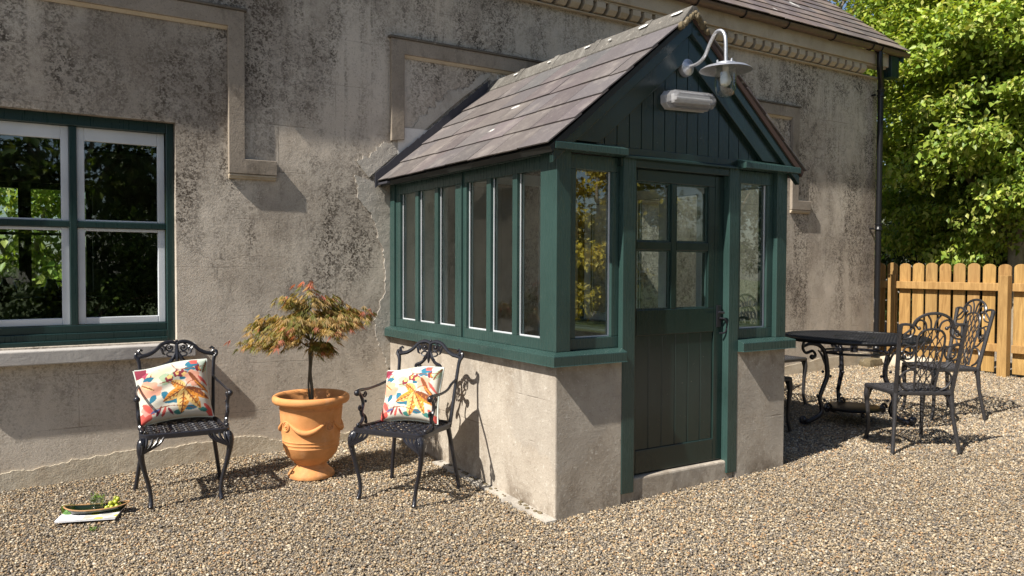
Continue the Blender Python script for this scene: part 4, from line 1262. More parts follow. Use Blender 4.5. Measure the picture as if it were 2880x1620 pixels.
def cushion(loc, rot, label, size=.42, hs=.37):
    n = 110; seed = loc[0] * 3
    u = np.linspace(0, 1, n); U, V = np.meshgrid(u, u)
    C = paint(U, V)
    a, b = U * 2 - 1, V * 2 - 1
    th = .068 * np.clip((1 - a ** 4) * (1 - b ** 4), 0, 1) ** .42
    th += .004 * np.sin(7 * a + 3 * b + seed) + .0035 * np.sin(11 * b - 4 * a + 2 * seed) * np.clip((1 - a ** 2) * (1 - b ** 2), 0, 1)
    X = size / 2 * a * (1 - .075 * (1 - b ** 2)) ; Z = hs / 2 * b * (1 - .13 * (1 - a ** 2)) + hs / 2 + .012 * np.sin(2.2 * a + 1) * (b + 1)
    mb = MB()
    vs, cs = [], []
    for sgn in (-1, 1):
        for i in range(n):
            for j in range(n):
                vs.append((X[i, j], sgn * th[i, j], Z[i, j])); cs.append(tuple(C[i, j]) if sgn < 0 else (.6, .5, .4))
    fs = []
    for i in range(n - 1):
        for j in range(n - 1):
            q = (i * n + j, i * n + j + 1, (i + 1) * n + j + 1, (i + 1) * n + j); fs.append(q)
            fs.append(tuple(n * n + k for k in q[::-1]))
    mb.v = vs; mb.f = fs; mb.c = cs
    root = empty('cushion', loc); root.rotation_euler = rot
    mb.build('cushion_cover', 'cloth', root, smooth=True)
    e = [(X[0, j], 0, Z[0, j]) for j in range(0, n, 6)] + [(X[i, n - 1], 0, Z[i, n - 1]) for i in range(0, n, 6)] + [(X[n - 1, j], 0, Z[n - 1, j]) for j in range(n - 1, 0, -6)] + [(X[i, 0], 0, Z[i, 0]) for i in range(n - 1, 0, -6)]
    p = MB(); p.cur = (.62, .66, .60); p.tube(e, .0055, 6, True); p.build('piping', 'cloth', root, smooth=True)
    return tag(root, label, 'cushion', 'patterned cushions on the black armchairs')
def on_chair(C, rz, lx, ly, lz):
    c, s = math.cos(rz), math.sin(rz)
    return (C[0] + lx * c - ly * s, C[1] + lx * s + ly * c, GZ(*C) + lz)
cushion(on_chair(C1, R(-4), -.02, .085, .425), (R(-17), R(-4), R(-4)), 'floral leaf print cushion on the armchair under the house window', .425)
cushion(on_chair(C2, R(-57), -.02, .06, .415), (R(-18), R(-3), R(-57)), 'floral leaf print cushion on the armchair against the porch base', .41, .35)

# ------------------------------------------------------------------ dining set on the right
def bar(mb, pts, w_, t_, n=4):
    mb.tube(pts, w_, 4, flat=t_ / w_)
def dining_chair():
    root = empty('dining_chair')
    s = MB()
    ol = [(-.225, -.215), (.225, -.215), (.205, .19), (-.205, .19)]
    for i in range(4):
        a, b = ol[i], ol[(i + 1) % 4]
        s.tube([(a[0], a[1], .425), (b[0], b[1], .425)], .017, 6)
    ins = lambda x, y: abs(x) < .222 - .02 * (y + .2) / .4 and -.21 < y < .19
    lattice(s, ins, .427, -.24, .24, -.22, .2, .052, .0045)
    for i in range(-3, 4):
        for j in range(-3, 4):
            x, y = i * .055, j * .055
            if ins(x * 1.15, y * 1.15): s.tube([(x + .02 * math.cos(a), y + .02 * math.sin(a), .430) for a in np.linspace(0, 2 * PI, 9)[:-1]], .0045, 4, True)
    s.build('seat', 'ironb', root, smooth=True)
    for sx in (-1, 1):
        l = MB(); l.tube(cr([(sx * .215, -.205, .425), (sx * .222, -.212, .36), (sx * .214, -.206, .24), (sx * .210, -.204, .10), (sx * .216, -.222, .02), (sx * .218, -.228, 0)], 4), [.022, .022, .016, .014, .016, .017], 8)
        l.tube(cr([(sx * .13, -.212, .42), (sx * .18, -.212, .40), (sx * .208, -.21, .33)], 4), [.006, .010, .008], 5); l.build('leg', 'ironb', root, smooth=True)
        l = MB(); l.tube([(sx * .205, .185, .43), (sx * .215, .198, .25), (sx * .245, .235, 0)], [.020, .015, .0155], 8); l.tube(cr([(sx * .12, .188, .42), (sx * .17, .188, .40), (sx * .203, .19, .33)], 4), [.006, .009, .007], 5); l.build('leg', 'ironb', root, smooth=True)
    b = MB()
    yb = lambda z: .19 + (z - .43) * .24
    P = lambda x, z, dy=0: (x, yb(z) + dy, .43 + (z - .43) * 1.10)
    ring = lambda cx_, cz_, rx, rz_, a0=0, a1=2 * PI, n=16: [P(cx_ + rx * math.cos(a), cz_ + rz_ * math.sin(a)) for a in np.linspace(a0, a1, n)]
    for sx in (-1, 1):
        b.tube([P(sx * .205, .43), P(sx * .222, .66), P(sx * .235, .85), P(sx * .236, .885)], [.017, .016, .016, .018], 6)
        b.tube(cr([P(sx * .236, .885), P(sx * .20, .888), P(sx * .165, .884), P(sx * .145, .872)], 3), .010, 6)
        b.tube(cr([P(sx * .225, .80), P(sx * .20, .822), P(sx * .17, .845), P(sx * .14, .872)], 3), .008, 6)
        b.tube(ring(sx * .0, .872, .145, .088, PI / 2, PI / 2 - sx * PI / 2, 9), .011, 6)
        # fan ribs in the arch
        b.tube(cr([P(sx * .012, .86), P(sx * .02, .91), P(sx * .045, .945)], 3), .007, 5)
        b.tube(cr([P(sx * .045, .855), P(sx * .06, .90), P(sx * .105, .915), P(sx * .128, .885), P(sx * .105, .862)], 4), .0075, 5)
        b.ball(P(sx * .10, .862), .014, 8)
        # centre panel edge
        b.tube(cr([P(sx * .075, .445), P(sx * .085, .58), P(sx * .098, .72), P(sx * .098, .80), P(sx * .075, .838), P(sx * .04, .852), P(0, .857)], 4), .0085, 6)
        # side scrolls
        b.tube(cr([P(sx * .14, .87), P(sx * .13, .84), P(sx * .16, .80), P(sx * .222, .79)], 4), .007, 5)
        b.tube(ring(sx * .152, .70, .040, .045), .0075, 5, True)
        b.tube(spiral((sx * .165, yb(.70), .705), .028, 1.1, PI, sx), .006, 5)
        b.tube(cr([P(sx * .098, .75), P(sx * .13, .74), P(sx * .20, .76), P(sx * .225, .72)], 4), .007, 5)
        b.tube(cr([P(sx * .215, .66), P(sx * .17, .64), P(sx * .13, .60), P(sx * .09, .60)], 4), .008, 5)
        b.tube(cr([P(sx * .085, .58), P(sx * .12, .585), P(sx * .165, .565), P(sx * .19, .52), P(sx * .165, .47), P(sx * .12, .445)], 4), .0085, 6)
        b.tube(cr([P(sx * .215, .57), P(sx * .195, .53), P(sx * .20, .48)], 4), .007, 5)
    hw = lambda z: .075 + (z - .45) * .07 if z < .8 else .098 * max(0, 1 - ((z - .8) / .055) ** 2) ** .5
    for sgn in (1, -1):
        c = -.4
        while c < .4:
            run = []
            for i in range(41):
                z = .445 + i * .0102; x = sgn * (z - .65) * .62 + c
                if abs(x) < hw(z): run.append(P(x, z, .002 * sgn))
                else:
                    if len(run) > 2: b.tube([run[0], run[len(run) // 2], run[-1]], .0045, 4)
                    run = []
            if len(run) > 2: b.tube([run[0], run[len(run) // 2], run[-1]], .0045, 4)
            c += .052
    for x in (-.045, 0, .045): b.tube([P(x, .445), P(x, .84)], .004, 4)
    b.build('backrest', 'ironb', root, smooth=True)
    return root
dc = dining_chair()
spots = [(3.150, -2.410, 149, 'dark cast metal dining chair with its lattice back turned towards the camera'),
         (4.36, -1.99, -118, 'dark cast metal dining chair on the far right of the table near the fence'),
         (3.48, -.87, 0, 'dark cast metal dining chair behind the table by the house wall'),
         (2.525, -1.44, 88, 'dark cast metal dining chair mostly hidden behind the porch corner')]
for i, (x, y, a, lab) in enumerate(spots):
    o = dc if i == 0 else copy_tree(dc)
    o.location = (x, y, GZ(x, y)); o.rotation_euler.z = R(a)
    tag(o, lab, 'garden chair', 'dining chairs around the metal table')

TC = (3.43, -1.76)
tb = tag(empty('garden_table', (*TC, GZ(*TC))), 'round black cast metal garden table with openwork top and scrolled legs', 'table')
TH = .72; TR = .57
p = MB()
p.tube([(TR * math.cos(a), TR * math.sin(a), TH) for a in np.linspace(0, 2 * PI, 61)[:-1]], .016, 8, True, flat=.8)
p.tube([((TR - .05) * math.cos(a), (TR - .05) * math.sin(a), TH + .004) for a in np.linspace(0, 2 * PI, 61)[:-1]], .007, 4, True)
p.tube([(.16 * math.cos(a), .16 * math.sin(a), TH + .004) for a in np.linspace(0, 2 * PI, 25)[:-1]], .007, 4, True)
q = .047
for i in range(-14, 15):
    for j in range(-14, 15):
        x = (i + (j % 2) * .5) * q; y = j * q * .866
        if math.hypot(x, y) < TR - .02:
            p.tube([(x + .0215 * math.cos(a), y + .0215 * math.sin(a), TH + .003) for a in np.linspace(0, 2 * PI, 9)[:-1]], .0048, 4, True)
for k in range(48):
    a = 2 * PI * k / 48
    p.tube([((TR - .05) * math.cos(a), (TR - .05) * math.sin(a), TH + .003), ((TR - .01) * math.cos(a + .05), (TR - .01) * math.sin(a + .05), TH + .003)], .009, 4)
p.build('tabletop', m_simple('wet_black_casting', (.010, .010, .011), .42, 0, 55, .5, 1.0, .35), tb, smooth=True)
for ad in (158, 57, -46, ):
    a = R(ad); c, s = math.cos(a), math.sin(a)
    L = lambda r_, z: (r_ * c, r_ * s, z)
    p = MB()
    p.tube(cr([L(.46, .70), L(.47, .64), L(.44, .60), L(.38, .615), L(.355, .575), L(.385, .55)], 5), [.012, .013, .012, .012, .011, .010], 6)
    p.ball(L(.385, .565), .022, 8)
    p.tube(cr([L(.46, .655), L(.40, .675), L(.32, .66), L(.27, .60), L(.25, .50), L(.245, .40), L(.28, .31), L(.31, .22), L(.29, .14), L(.30, .09), L(.36, .05), L(.43, .025), L(.47, .03), L(.475, .06), L(.445, .065)], 5),
           [.012, .015, .017, .018, .020, .021, .019, .017, .018, .020, .021, .020, .018, .015, .012], 8)
    p.tube(cr([L(.33, .62), L(.30, .585), L(.28, .54), L(.262, .49)], 4), [.006, .010, .010, .006], 5)
    for (r_, z) in ((.275, .34), (.215, .40), (.33, .24), (.265, .20), (.285, .44)): p.ball(L(r_, z), .013, 6)
    p.tube(spiral(L(.235, .135), .045, 1.2, 0, 1, 'xz'), .012, 6)
    p.ball(L(.235, .135), .02, 8)
    p.ball(L(.45, .045), .03, 8)
    p.build('leg', 'iron', tb, smooth=True)
p = MB()
p.lathe([(.001, .118), (.20, .118), (.225, .126), (.232, .135), (.225, .142), (.001, .138)], (0, 0, 0), 32)
for k in range(3):
    a = R((107, 5, 236)[k]); p.ball((.2 * math.cos(a), .2 * math.sin(a), .10), .02, 6)
p.build('lower_shelf', bpy.data.materials['wet_black_casting'], tb, smooth=True)
p = MB(); p.tube([(.255 * math.cos(a), .255 * math.sin(a), .60) for a in np.linspace(0, 2 * PI, 31)[:-1]], .010, 6, True)
p.tube([(0, 0, .60), (0, 0, .70)], .03, 10); 
for k in range(3):
    a = R((158, 57, -46)[k]); p.tube([(0, 0, .62), (.255 * math.cos(a), .255 * math.sin(a), .605)], .009, 5)
p.build('brace_ring', 'iron', tb, smooth=True)

# ------------------------------------------------------------------ pot and maple
PC = (-.868, -.705)
pot = tag(empty('plant_pot', (*PC, GZ(*PC))), 'orange terracotta urn with swag relief between the two armchairs', 'plant pot')
p = MB()
prof = [(.148, 0), (.150, .014), (.143, .028), (.118, .048), (.100, .070), (.096, .085), (.112, .094), (.114, .102), (.134, .118), (.162, .150), (.178, .198), (.181, .204), (.178, .209), (.181, .222), (.184, .226), (.181, .231), (.183, .243), (.186, .247), (.183, .252), (.190, .30), (.194, .36), (.199, .42), (.200, .445), (.203, .449), (.200, .455), (.203, .470), (.215, .480), (.236, .485), (.246, .497), (.248, .513), (.243, .528), (.230, .536), (.215, .532), (.205, .515), (.195, .47), (.192, .44), (.001, .44)]
p.lathe(prof, (0, 0, 0), 56)
p.build('pot_body', 'terra', pot, smooth=True)
p = MB(); rb = lambda z: np.interp(z, [q_[1] for q_ in prof[10:24]], [q_[0] for q_ in prof[10:24]])
angs = [R(-87 + 90 * k + 0) for k in range(4)]
for k in range(4):
    a0 = R(-114 + 42 + 90 * k); a1 = a0 - R(90)
    pts = []; rr = []
    for i in range(13):
        t_ = i / 12; a = a0 + (a1 - a0) * (.10 + .80 * t_); z = .375 - .062 * math.sin(PI * t_)
        r_ = rb(z) + .001; pts.append((r_ * math.cos(a), r_ * math.sin(a), z)); rr.append(.008 + .012 * math.sin(PI * t_) ** 1.2)
    p.tube(pts, rr, 8)
    z = .35; r_ = rb(z)
    ta, tb2 = -math.sin(a0), math.cos(a0)
    for (rad_, th_) in ((.030, .006), (.017, .005)):
        p.tube([(r_ * math.cos(a0) + rad_ * math.cos(b) * ta, r_ * math.sin(a0) + rad_ * math.cos(b) * tb2, z + rad_ * math.sin(b)) for b in np.linspace(0, 2 * PI, 17)[:-1]], th_, 6, True)
    p.ball((r_ * math.cos(a0), r_ * math.sin(a0), z), .011, 8)
p.build('swag_relief', 'terra', pot, smooth=True)
p = MB(); p.lathe([(.001, .470), (.10, .475), (.19, .468), (.191, .445)], (0, 0, 0), 24); p.build('soil', m_simple('potting_soil', (.05, .03, .02), .95, 0, 60, .5, .8), pot)

def leaves_mesh(name, C, Dr, Nn, Ln, Wd, cols, mat, parent=None, fold=.15):
    """rhombic leaves: C base points, Dr direction, Nn normal, arrays"""
    n = len(C)
    Dr = Dr / np.linalg.norm(Dr, axis=1, keepdims=True)
    S = np.cross(Dr, Nn); S /= (np.linalg.norm(S, axis=1, keepdims=True) + 1e-9)
    N2 = np.cross(S, Dr)
    L_, W_ = Ln[:, None], Wd[:, None]
    v0 = C; v2 = C + Dr * L_ - N2 * L_ * .12
    v1 = C + Dr * L_ * .45 + S * W_ * .5 + N2 * W_ * fold; v3 = C + Dr * L_ * .45 - S * W_ * .5 + N2 * W_ * fold
    V = np.stack([v0, v1, v2, v3], 1).reshape(-1, 3)
    b = np.arange(n)[:, None] * 4
    Fc = np.concatenate([b + np.array([[0, 1, 2]]), b + np.array([[0, 2, 3]])], 1).reshape(-1, 3)
    me = bpy.data.meshes.new(name)
    me.vertices.add(len(V)); me.vertices.foreach_set('co', V.ravel().astype(np.float32))
    me.loops.add(len(Fc) * 3); me.loops.foreach_set('vertex_index', Fc.ravel().astype(np.int32))
    me.polygons.add(len(Fc)); me.polygons.foreach_set('loop_start', (np.arange(len(Fc)) * 3).astype(np.int32))
    me.update(calc_edges=True)
    ca_ = me.color_attributes.new('col', 'FLOAT_COLOR', 'POINT')
    cc = np.repeat(np.column_stack([cols, np.ones(n)]), 4, 0)
    ca_.data.foreach_set('color', cc.astype(np.float32).ravel())
    me.materials.append(MAT[mat])
    o = bpy.data.objects.new(name, me); COL.objects.link(o)
    if parent is not None: o.parent = parent
    return o

maple = tag(empty('maple_tree', (*PC, GZ(*PC) + .455)), 'small cut leaf maple with drooping bronze green leaves growing in the terracotta urn', 'maple tree')
z0 = .455
stm = MB()
stm.tube(cr([(0, 0, -.01), (.006, 0, .10), (-.004, .004, .22), (.004, 0, .34), (.002, 0, .44)], 4), [.014, .011, .010, .010, .009], 7)
stm.tube(cr([(-.006, .004, .02), (-.018, 0, .14), (-.012, -.004, .26), (-.010, 0, .36), (.0, 0, .43)], 4), [.007, .006, .006, .006, .006], 6)
tips = []
r = random.Random(31)
boughs = [((.0, 0, .43), (-.12, -.02, .50), (-.26, .0, .50), (-.40, .02, .42)), ((0, 0, .43), (-.10, .05, .53), (-.22, .08, .57), (-.32, .1, .52)), ((0, 0, .40), (.10, -.05, .50), (.22, -.04, .59), (.36, -.02, .60)),
          ((0, 0, .42), (.08, .06, .54), (.18, .10, .61), (.30, .14, .60)), ((0, 0, .42), (.0, -.10, .54), (.02, -.20, .56), (.06, -.28, .50)), ((0, 0, .42), (-.02, .1, .54), (.0, .2, .58), (.02, .27, .55)),
          ((0, 0, .42), (-.04, 0, .56), (-.03, .0, .68), (.0, .0, .80)), ((-.03, 0, .62), (.03, 0, .67), (.08, 0, .70), (.12, .0, .69)), ((-.03, 0, .60), (-.08, 0, .66), (-.12, .02, .69), (-.15, .02, .69)),
          ((0, 0, .42), (-.06, -.06, .53), (-.14, -.14, .57), (-.24, -.2, .50)), ((0, 0, .42), (.07, -.09, .52), (.15, -.17, .57), (.24, -.2, .55)), ((0, 0, .36), (.03, -.02, .39), (.06, -.03, .40), (.09, -.03, .37)), ((0, 0, .38), (-.1, .0, .44), (-.2, -.04, .46), (-.28, -.06, .41)),
          ((0, 0, .42), (.1, .1, .55), (.22, .16, .58), (.3, .2, .52)), ((0, 0, .42), (.06, 0, .56), (.14, .0, .62), (.22, .02, .64))]
for b in boughs:
    pts = cr(b, 6)
    stm.tube(pts, [.006, .004, .003, .0018], 5)
    for i in range(5, len(pts)):
        tips.append((pts[i], i / len(pts)))
stm.build('stem', 'stem', maple, smooth=True)
Cc, Dd, NN, LL, WW, CO = [], [], [], [], [], []
pal_m = [(.30, .23, .06), (.38, .27, .08), (.22, .20, .045), (.40, .24, .09), (.18, .19, .045), (.46, .32, .13)]
for (pt, t_) in tips:
    for k in range(5 if pt.z > .66 else 10):
        base_ = pt + Vector((r.gauss(0, .037), r.gauss(0, .037), r.gauss(.008, .02)))
        out = Vector((base_.x, base_.y, 0)); out = out.normalized() if out.length > .01 else Vector((1, 0, 0))
        a = math.atan2(out.y, out.x) + r.gauss(0, .8)
        red = (t_ > .85 and r.random() < .22) or (pt.z > .72 and r.random() < .35)
        c = (.50, .16, .10) if red else r.choice(pal_m)
        kk = r.uniform(.8, 1.25)
        for m in range(7):
            aa = a + (m - 3) * .33 + r.gauss(0, .05)
            L_ = .066 * (1 - abs(m - 3) * .12) * r.uniform(.8, 1.2)
            dz = -.55 - abs(r.gauss(0, .35))
            Cc.append(tuple(base_)); Dd.append((math.cos(aa), math.sin(aa), dz)); NN.append((.0, 0, 1)); LL.append(L_); WW.append(.0048); CO.append(tuple(v * kk for v in c))
leaves_mesh('foliage', np.array(Cc), np.array(Dd), np.array(NN) + rng.normal(0, .3, (len(NN), 3)), np.array(LL), np.array(WW), np.array(CO), 'leaf', maple, 0)

# ------------------------------------------------------------------ magazine, platter, grapes, glasses
MG = (-2.16, -.80)
mag = MB()
mz = GZ(*MG) + .012
mag_root = tag(empty('magazine', (*MG, mz), R(-19)), 'white covered magazine lying on the gravel under the green platter', 'magazine')
mag.cur = (.78, .78, .80); mag.box(-.15, .15, -.105, .105, 0, .007); mag.build('pages', 'cloth', mag_root)
mag = MB(); n = 60
u = np.linspace(-1, 1, n); 
vs = []; cs = []
for j in range(40):
    for i in range(n):
        x, y = -.151 + .302 * i / (n - 1), -.106 + .212 * j / 39
        vs.append((x, y, .0085)); c = (.80, .80, .84)
        if x > -.02 and y < .06:
            q = math.sin(x * 60 + y * 25) + math.sin(x * 23 - y * 70)
            c = (.42, .42, .36) if q < -.4 else (.55, .55, .12) if q > .9 else (.66, .66, .62)
        elif x < -.045 and (j % 5 == 0) and -.08 < y < .04 and x > -.13: c = (.45, .45, .5)
        cs.append(c)
mag.v = vs; mag.c = cs; mag.f = [(j * n + i, j * n + i + 1, (j + 1) * n + i + 1, (j + 1) * n + i) for j in range(39) for i in range(n - 1)]
mag.build('cover', 'cloth', mag_root)
pz_ = mz + .0095
plat = tag(empty('platter', (MG[0] + .035, MG[1] + .02, pz_), R(-14)), 'dark green glass boat shaped platter with tan rim on the magazine', 'platter')
def boat(k, z): return [(.165 * k * math.cos(a), .062 * k * math.sin(a) * (1 - .12 * math.cos(a)), z + .016 * abs(math.cos(a)) ** 3 * (k > .8)) for a in np.linspace(0, 2 * PI, 41)[:-1]]
p = MB(); rings = [boat(.55, 0), boat(.8, .004), boat(.95, .016), boat(1.0, .027), boat(.96, .026), boat(.9, .017), boat(.75, .009), boat(.3, .007)]
vs = [v for r_ in rings for v in r_]; n = 40; fs = [tuple(range(n))[::-1], tuple((len(rings) - 1) * n + i for i in range(n))]
for k in range(len(rings) - 1): fs += [(k * n + i, k * n + (i + 1) % n, (k + 1) * n + (i + 1) % n, (k + 1) * n + i) for i in range(n)]
p.add(vs, fs); p.build('bowl', m_simple('dark_green_glass', (.012, .022, .008), .08, 0, 20, .3, .02, .8), plat, smooth=True)
p = MB(); p.tube([(a * 1.003, b * 1.003, c + .0265) for a, b, c in boat(1.0, 0)], .0038, 6, True); p.build('rim', m_simple('tan_rim', (.48, .27, .12), .45), plat, smooth=True)
gp = tag(empty('grapes', plat.location), 'bunch of green grapes lying on the platter', 'grapes')
gp.rotation_euler.z = R(-14)
mg = m_simple('green_grape', (.42, .46, .05), .25, 0, 12, .15, .02)
mg.node_tree.nodes['Principled BSDF'].inputs['Subsurface Weight'].default_value = .3
mg.node_tree.nodes['Principled BSDF'].inputs['Subsurface Radius'].default_value = (.01, .01, .004)
for (x, y, z) in ((.052, -.022, .022), (.077, -.018, .022), (.102, -.014, .024), (.062, .004, .022), (.086, .010, .024), (.112, .012, .026), (.070, -.008, .042), (.094, .002, .044), (.084, .018, .044), (.104, .012, .058), (.092, .022, .062)):
    p = MB(); p.ball((x, y, z), .0128, 12, 1.08); p.build('grape', mg, gp, smooth=True)
p = MB(); p.tube(cr([(.078, .0, .05), (.09, .008, .07), (.10, .015, .085)], 3), .0018, 5); p.build('stalk', 'stem', gp)
gls = tag(empty('glass_tumbler', (MG[0] + .04, MG[1] + .045, pz_ + .008), 0), 'clear glass tumbler with a green sprig standing on the platter', 'glass')
p = MB(); p.lathe([(.001, 0), (.034, 0), (.038, .01), (.040, .05), (.038, .075), (.0365, .075), (.0385, .05), (.0365, .012), (.001, .008)], (0, 0, 0), 24); p.build('tumbler_body', m_pane('tumbler_glass', 1.9, (.88, .93, .92)), gls, smooth=True)
p = MB(); rr = random.Random(2)
k = 26
c_ = np.array([(rr.gauss(0, .012), rr.gauss(0, .012), .045 + rr.random() * .03) for _ in range(k)])
leaves_mesh('sprig', c_, rng.normal(0, 1, (k, 3)) + [0, 0, .6], rng.normal(0, 1, (k, 3)), np.full(k, .03), np.full(k, .012), np.tile([.20, .32, .06], (k, 1)), 'leaf', gls)
p2 = tag(empty('glass_dish', (MG[0] - .105, MG[1] + .075, mz + .009)), 'small pale green glass dish at the left end of the magazine', 'glass')
p = MB(); p.lathe([(.001, 0), (.028, 0), (.034, .01), (.036, .04), (.034, .04), (.032, .012), (.001, .006)], (0, 0, 0), 20); p.build('dish_body', m_pane('pale_green_glass', 1.8, (.70, .86, .55)), p2, smooth=True)

# small weeds in the gravel
def weed(x, y, s, n, label):
    k = n
    a = rng.uniform(0, 2 * PI, k)
    C_ = np.column_stack([x + rng.normal(0, s * .3, k), y + rng.normal(0, s * .3, k), np.full(k, GZ(x, y) - .002)])
    o = leaves_mesh('weed', C_ - [x, y, GZ(x, y)], np.column_stack([np.cos(a), np.sin(a), rng.uniform(.4, 1.3, k)]), np.column_stack([np.zeros(k), np.zeros(k), np.ones(k)]), rng.uniform(.5, 1, k) * s, np.full(k, s * .25), np.tile([.13, .22, .04], (k, 1)) * rng.uniform(.7, 1.2, (k, 1)), 'leaf')
    o.location = (x, y, GZ(x, y)); tag(o, label, 'weed')
weed(-2.16, -1.02, .035, 22, 'tiny green weed in the gravel in front of the magazine')
weed(-.30, -.06, .05, 26, 'small weed where house wall meets porch base behind the armchair')

# jugs on the sill of the rear window
def jug(x, y, z, s, label):
    o = tag(empty('jug', (x, y, z)), label, 'jug', 'dark jugs on the inner sill')
    p = MB(); p.lathe([(.04 * s, 0), (.06 * s, .03 * s), (.062 * s, .09 * s), (.04 * s, .14 * s), (.042 * s, .17 * s), (.038 * s, .17 * s), (.001, .15 * s)], (0, 0, 0), 18); p.build('jug_body', 'black', o, smooth=True)
    p = MB(); p.tube(cr([(.04 * s, 0, .15 * s), (.09 * s, 0, .14 * s), (.09 * s, 0, .08 * s), (.06 * s, 0, .05 * s)], 4), .008 * s, 6); p.build('handle', 'black', o, smooth=True)
shelf = tag(MB().box(-3.2, -1.6, HY1 - .62, HY1 - .32, 1.02, 1.06).box(-3.15, -3.1, HY1 - .6, HY1 - .34, .24, 1.02).box(-1.7, -1.65, HY1 - .6, HY1 - .34, .24, 1.02).build('side_table', 'dark'), 'dark narrow table in the room, seen through the house window', 'table')
jug(-2.55, HY1 - .47, 1.061, 1.25, 'dark jug inside the house, left one seen through the window')
jug(-2.16, HY1 - .47, 1.061, 1.1, 'dark jug inside the house, right one seen through the window')

# ------------------------------------------------------------------ trees
def tree(name, label, base_, crown_c, crown_r, n_clump, n_leaf, L0, pal, seed, trunk_r=.13, group='trees around the garden', trunk_top=None, clump=.55, shell=.55, flat=.45, zmin=None, cat='tree', limbs=6, xmin=None):
    rg = np.random.default_rng(seed)
    root = tag(empty(name, base_), label, cat, group)
    cc = np.array(crown_c) - np.array(base_); cr_ = np.array(crown_r)
    d = rg.normal(0, 1, (n_clump, 3)); d /= np.linalg.norm(d, axis=1, keepdims=True)
    rad = (shell + (1 - shell) * rg.random(n_clump)) * (1 + .12 * rg.normal(0, 1, n_clump))
    K = cc + d * cr_ * rad[:, None]
    if zmin is not None: K[:, 2] = np.maximum(K[:, 2], zmin + rg.uniform(0, .5, n_clump))
    csz = clump * rg.uniform(.5, 1.3, n_clump)
    which = rg.integers(0, n_clump, n_leaf)
    off = rg.normal(0, 1, (n_leaf, 3)); off /= (np.linalg.norm(off, axis=1, keepdims=True)); off *= rg.random((n_leaf, 1)) ** .5
    P = K[which] + off * csz[which][:, None] * np.array([1, 1, flat])
    outw = (P - cc) / cr_; outw /= (np.linalg.norm(outw, axis=1, keepdims=True) + 1e-6)
    Dr = outw * .6 + rg.normal(0, .7, (n_leaf, 3)) + np.array([0, 0, -.35])
    Nn = np.array([0, 0, 1.0]) + outw * .5 + rg.normal(0, .45, (n_leaf, 3))
    pal = np.array(pal)
    if xmin is not None:
        ok = (P[:, 0] + base_[0]) > xmin
        P, Dr, Nn, which = P[ok], Dr[ok], Nn[ok], which[ok]; n_leaf = len(P)
    co = pal[rg.integers(0, len(pal), n_leaf)] * rg.uniform(.75, 1.25, (n_leaf, 1)) * (.8 + .4 * rg.random(n_clump))[which][:, None]
    Ln = L0 * rg.uniform(.6, 1.25, n_leaf)
    leaves_mesh('crown', P, Dr, Nn, Ln, Ln * .62, co, 'leaf', root)
    t_ = MB(); r = random.Random(seed)
    tt = trunk_top if trunk_top else max(cc[2] - cr_[2] * .6, .5)
    jx, jy = r.uniform(-.1, .1), r.uniform(-.1, .1)
    t_.tube(cr([(0, 0, -.2), (jx * .4, jy, tt * .5), (jx, jy, tt)], 5), [trunk_r * 1.3, trunk_r, trunk_r * .85], 9)
    for k in range(limbs):
        q = K[r.randrange(n_clump)] * .92
        m = Vector((jx, jy, tt)).lerp(Vector(q), .45) + Vector((0, 0, cr_[2] * .08 - .06 * abs(q[0])))
        t_.tube(cr([(jx, jy, tt - .08), tuple(m), tuple(q)], 5), [trunk_r * .6, trunk_r * .35, trunk_r * .08], 6)
    t_.build('trunk', 'bark', root, smooth=True)
    return root
G1 = [(.29, .38, .055), (.23, .33, .045), (.36, .43, .075), (.16, .26, .04), (.45, .47, .13), (.27, .36, .06)]
G2 = [(.055, .085, .03), (.08, .11, .035), (.04, .065, .025), (.11, .13, .05)]
G3 = [(.10, .13, .03), (.16, .17, .04), (.07, .10, .03), (.20, .19, .05)]
GY = [(.62, .52, .07), (.50, .43, .05), (.72, .60, .10)]
gz1 = GZ(8.6, -.5)
tree('broadleaf_tree', 'large bright green broadleaf tree behind the picket fence', (8.75, -.50, gz1), (9.6, -.6, 3.9), (2.6, 2.7, 2.85), 520, 215000, .092, G1, 101, .11, None, 1.45, .52, .5, .45, 1.30, limbs=14, xmin=7.15)
tree('background_tree', 'dark leafy tree rising behind the bright green tree at the top right', (13.5, -.8, .2), (13.5, -.8, 7.2), (3.2, 4.2, 3.2), 150, 30000, .17, G2, 102, .22, None, 3, .8, .55, .5)
tree('background_tree', 'olive green tree behind the slope of the house roof', (14.5, 5.6, .2), (14.5, 5.4, 4.7), (3.2, 3.6, 2.5), 110, 17000, .14, G3, 103, .2, None, 3, .7, .6, .5, 1.2)
tree('background_tree', 'thin open branched tree against the sky above the roof verge', (17, 9.5, .2), (17, 9.2, 9.4), (3.0, 3.0, 4.0), 60, 5200, .20, G3, 104, .2, None, 5, .7, .6, .5, 3, limbs=26)
tree('hedge_shrub', 'dark shrub behind the fence beneath the bright tree', (10.6, -.6, .2), (10.9, -.4, 1.6), (1.4, 3.4, 1.5), 130, 26000, .15, [(.04, .065, .02), (.065, .09, .035)], 105, .06, 'dark shrubs behind the fence', .6, .5, .4, .7, .2, 'shrub')
tree('hedge_shrub', 'grey green shrub far right behind the fence', (10.9, -4.2, .2), (10.9, -4.2, 1.7), (1.4, 2.4, 1.6), 90, 16000, .15, G2, 106, .06, 'dark shrubs behind the fence', .6, .5, .4, .7, .2, 'shrub')
tree('hedge_shrub', 'tall dark shrub in the far corner between house and fence', (12.6, 2.2, .2), (12.6, 2.2, 1.6), (1.6, 3.0, 1.9), 110, 20000, .17, [(.04, .065, .02), (.065, .09, .035)], 108, .06, 'dark shrubs behind the fence', .6, .5, .4, .7, .1, 'shrub')
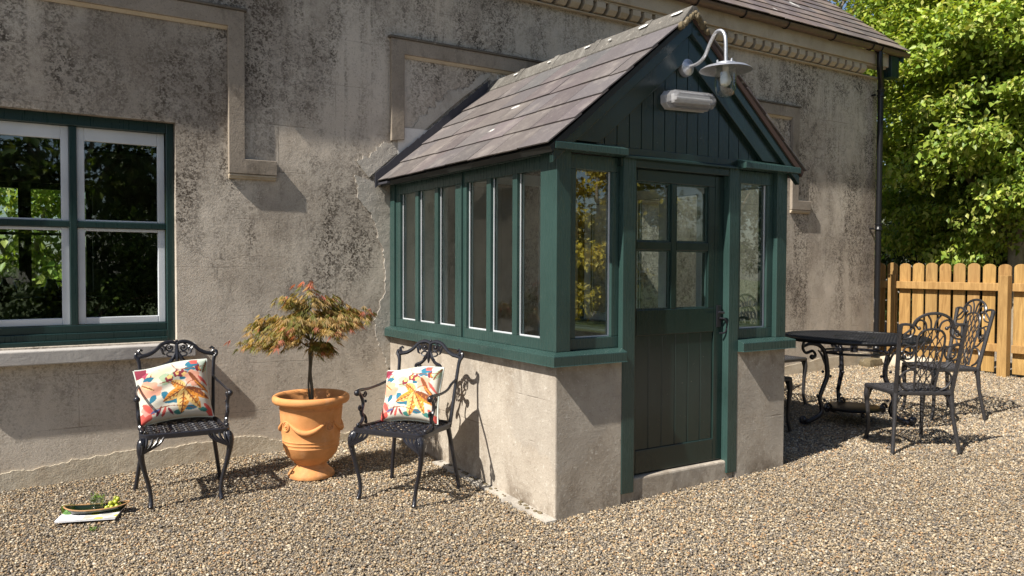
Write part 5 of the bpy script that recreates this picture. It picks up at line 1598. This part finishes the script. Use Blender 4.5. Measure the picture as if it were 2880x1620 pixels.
tree('background_tree', 'tall dark tree beyond the far right end of the fence', (14.5, -6.5, .2), (14.5, -6.5, 5.5), (3.2, 3.6, 4.2), 130, 18000, .18, G2, 107, .22, None, 3, .8, .55, .5)
# behind the photographer: what the window glass mirrors
for i, (x, y, rr_, hh, pl_, nl, lab) in enumerate(((-5.5, -15, 3.0, 4.2, G3, 11000, 'leafy tree across the yard, facing the left end of the house'), (-1.6, -14.5, 2.8, 3.8, [(.10, .16, .03), (.06, .11, .02), (.15, .2, .04)], 13000, 'dense green tree across the yard, facing the house window'), (2.2, -16, 2.8, 4.5, G2, 9000, 'dark green tree across the yard, facing the porch'), (6.2, -17, 2.6, 4.6, G3, 8000, 'mid green tree across the yard behind the golden conifer'))):
    tree('yard_tree', lab, (x, y, -.3), (x, y, hh), (rr_, 2.2, hh * .95), 90, nl, .22, pl_, 120 + i, .18, 'trees across the yard', .8, .8, .5, .6)
for i, (x, lab) in enumerate(((-4.5, 'dense dark hedge bush across the yard, leftmost'), (-1.2, 'dense dark hedge bush across the yard facing the window'), (2.0, 'dense dark hedge bush across the yard facing the porch'))):
    tree('hedge_bush', lab, (x, -13.2, -.3), (x, -13.2, 1.3), (2.1, 1.1, 2.0), 80, 11000, .12, [(.07, .13, .02), (.11, .18, .03), (.16, .24, .04)], 130 + i, .08, 'hedge bushes across the yard', .5, .55, .5, .8, -.1, 'bush')
tree('yard_tree', 'feathery tree far across the yard beyond the golden conifer', (17, -17, -.1), (17, -17, 3.0), (3.2, 2.2, 3.0), 90, 8000, .2, G2, 161, .16, 'trees across the yard', .8, .8, .5, .6)
tree('yard_tree', 'low tree at the far right of the yard opposite the fence', (24, -14, -.1), (24, -14, 2.4), (3.6, 2.4, 2.6), 90, 8000, .2, G3, 162, .16, 'trees across the yard', .8, .8, .5, .6)
tree('golden_conifer', 'golden yellow conifer across the yard to the right of the porch', (9.2, -13.2, -.1), (9.2, -13.2, 3.0), (1.5, 1.5, 3.2), 110, 13000, .16, GY, 140, .12, None, 1.0, .5, .6, .7)
tree('rear_tree', 'green tree behind the house, seen through the rear window', (-2.3, 10.5, .1), (-2.3, 10.5, 2.6), (2.8, 1.6, 2.8), 90, 9000, .16, G1, 150, .15, 'trees behind the house', .8, .7, .4, .6)
print('done')
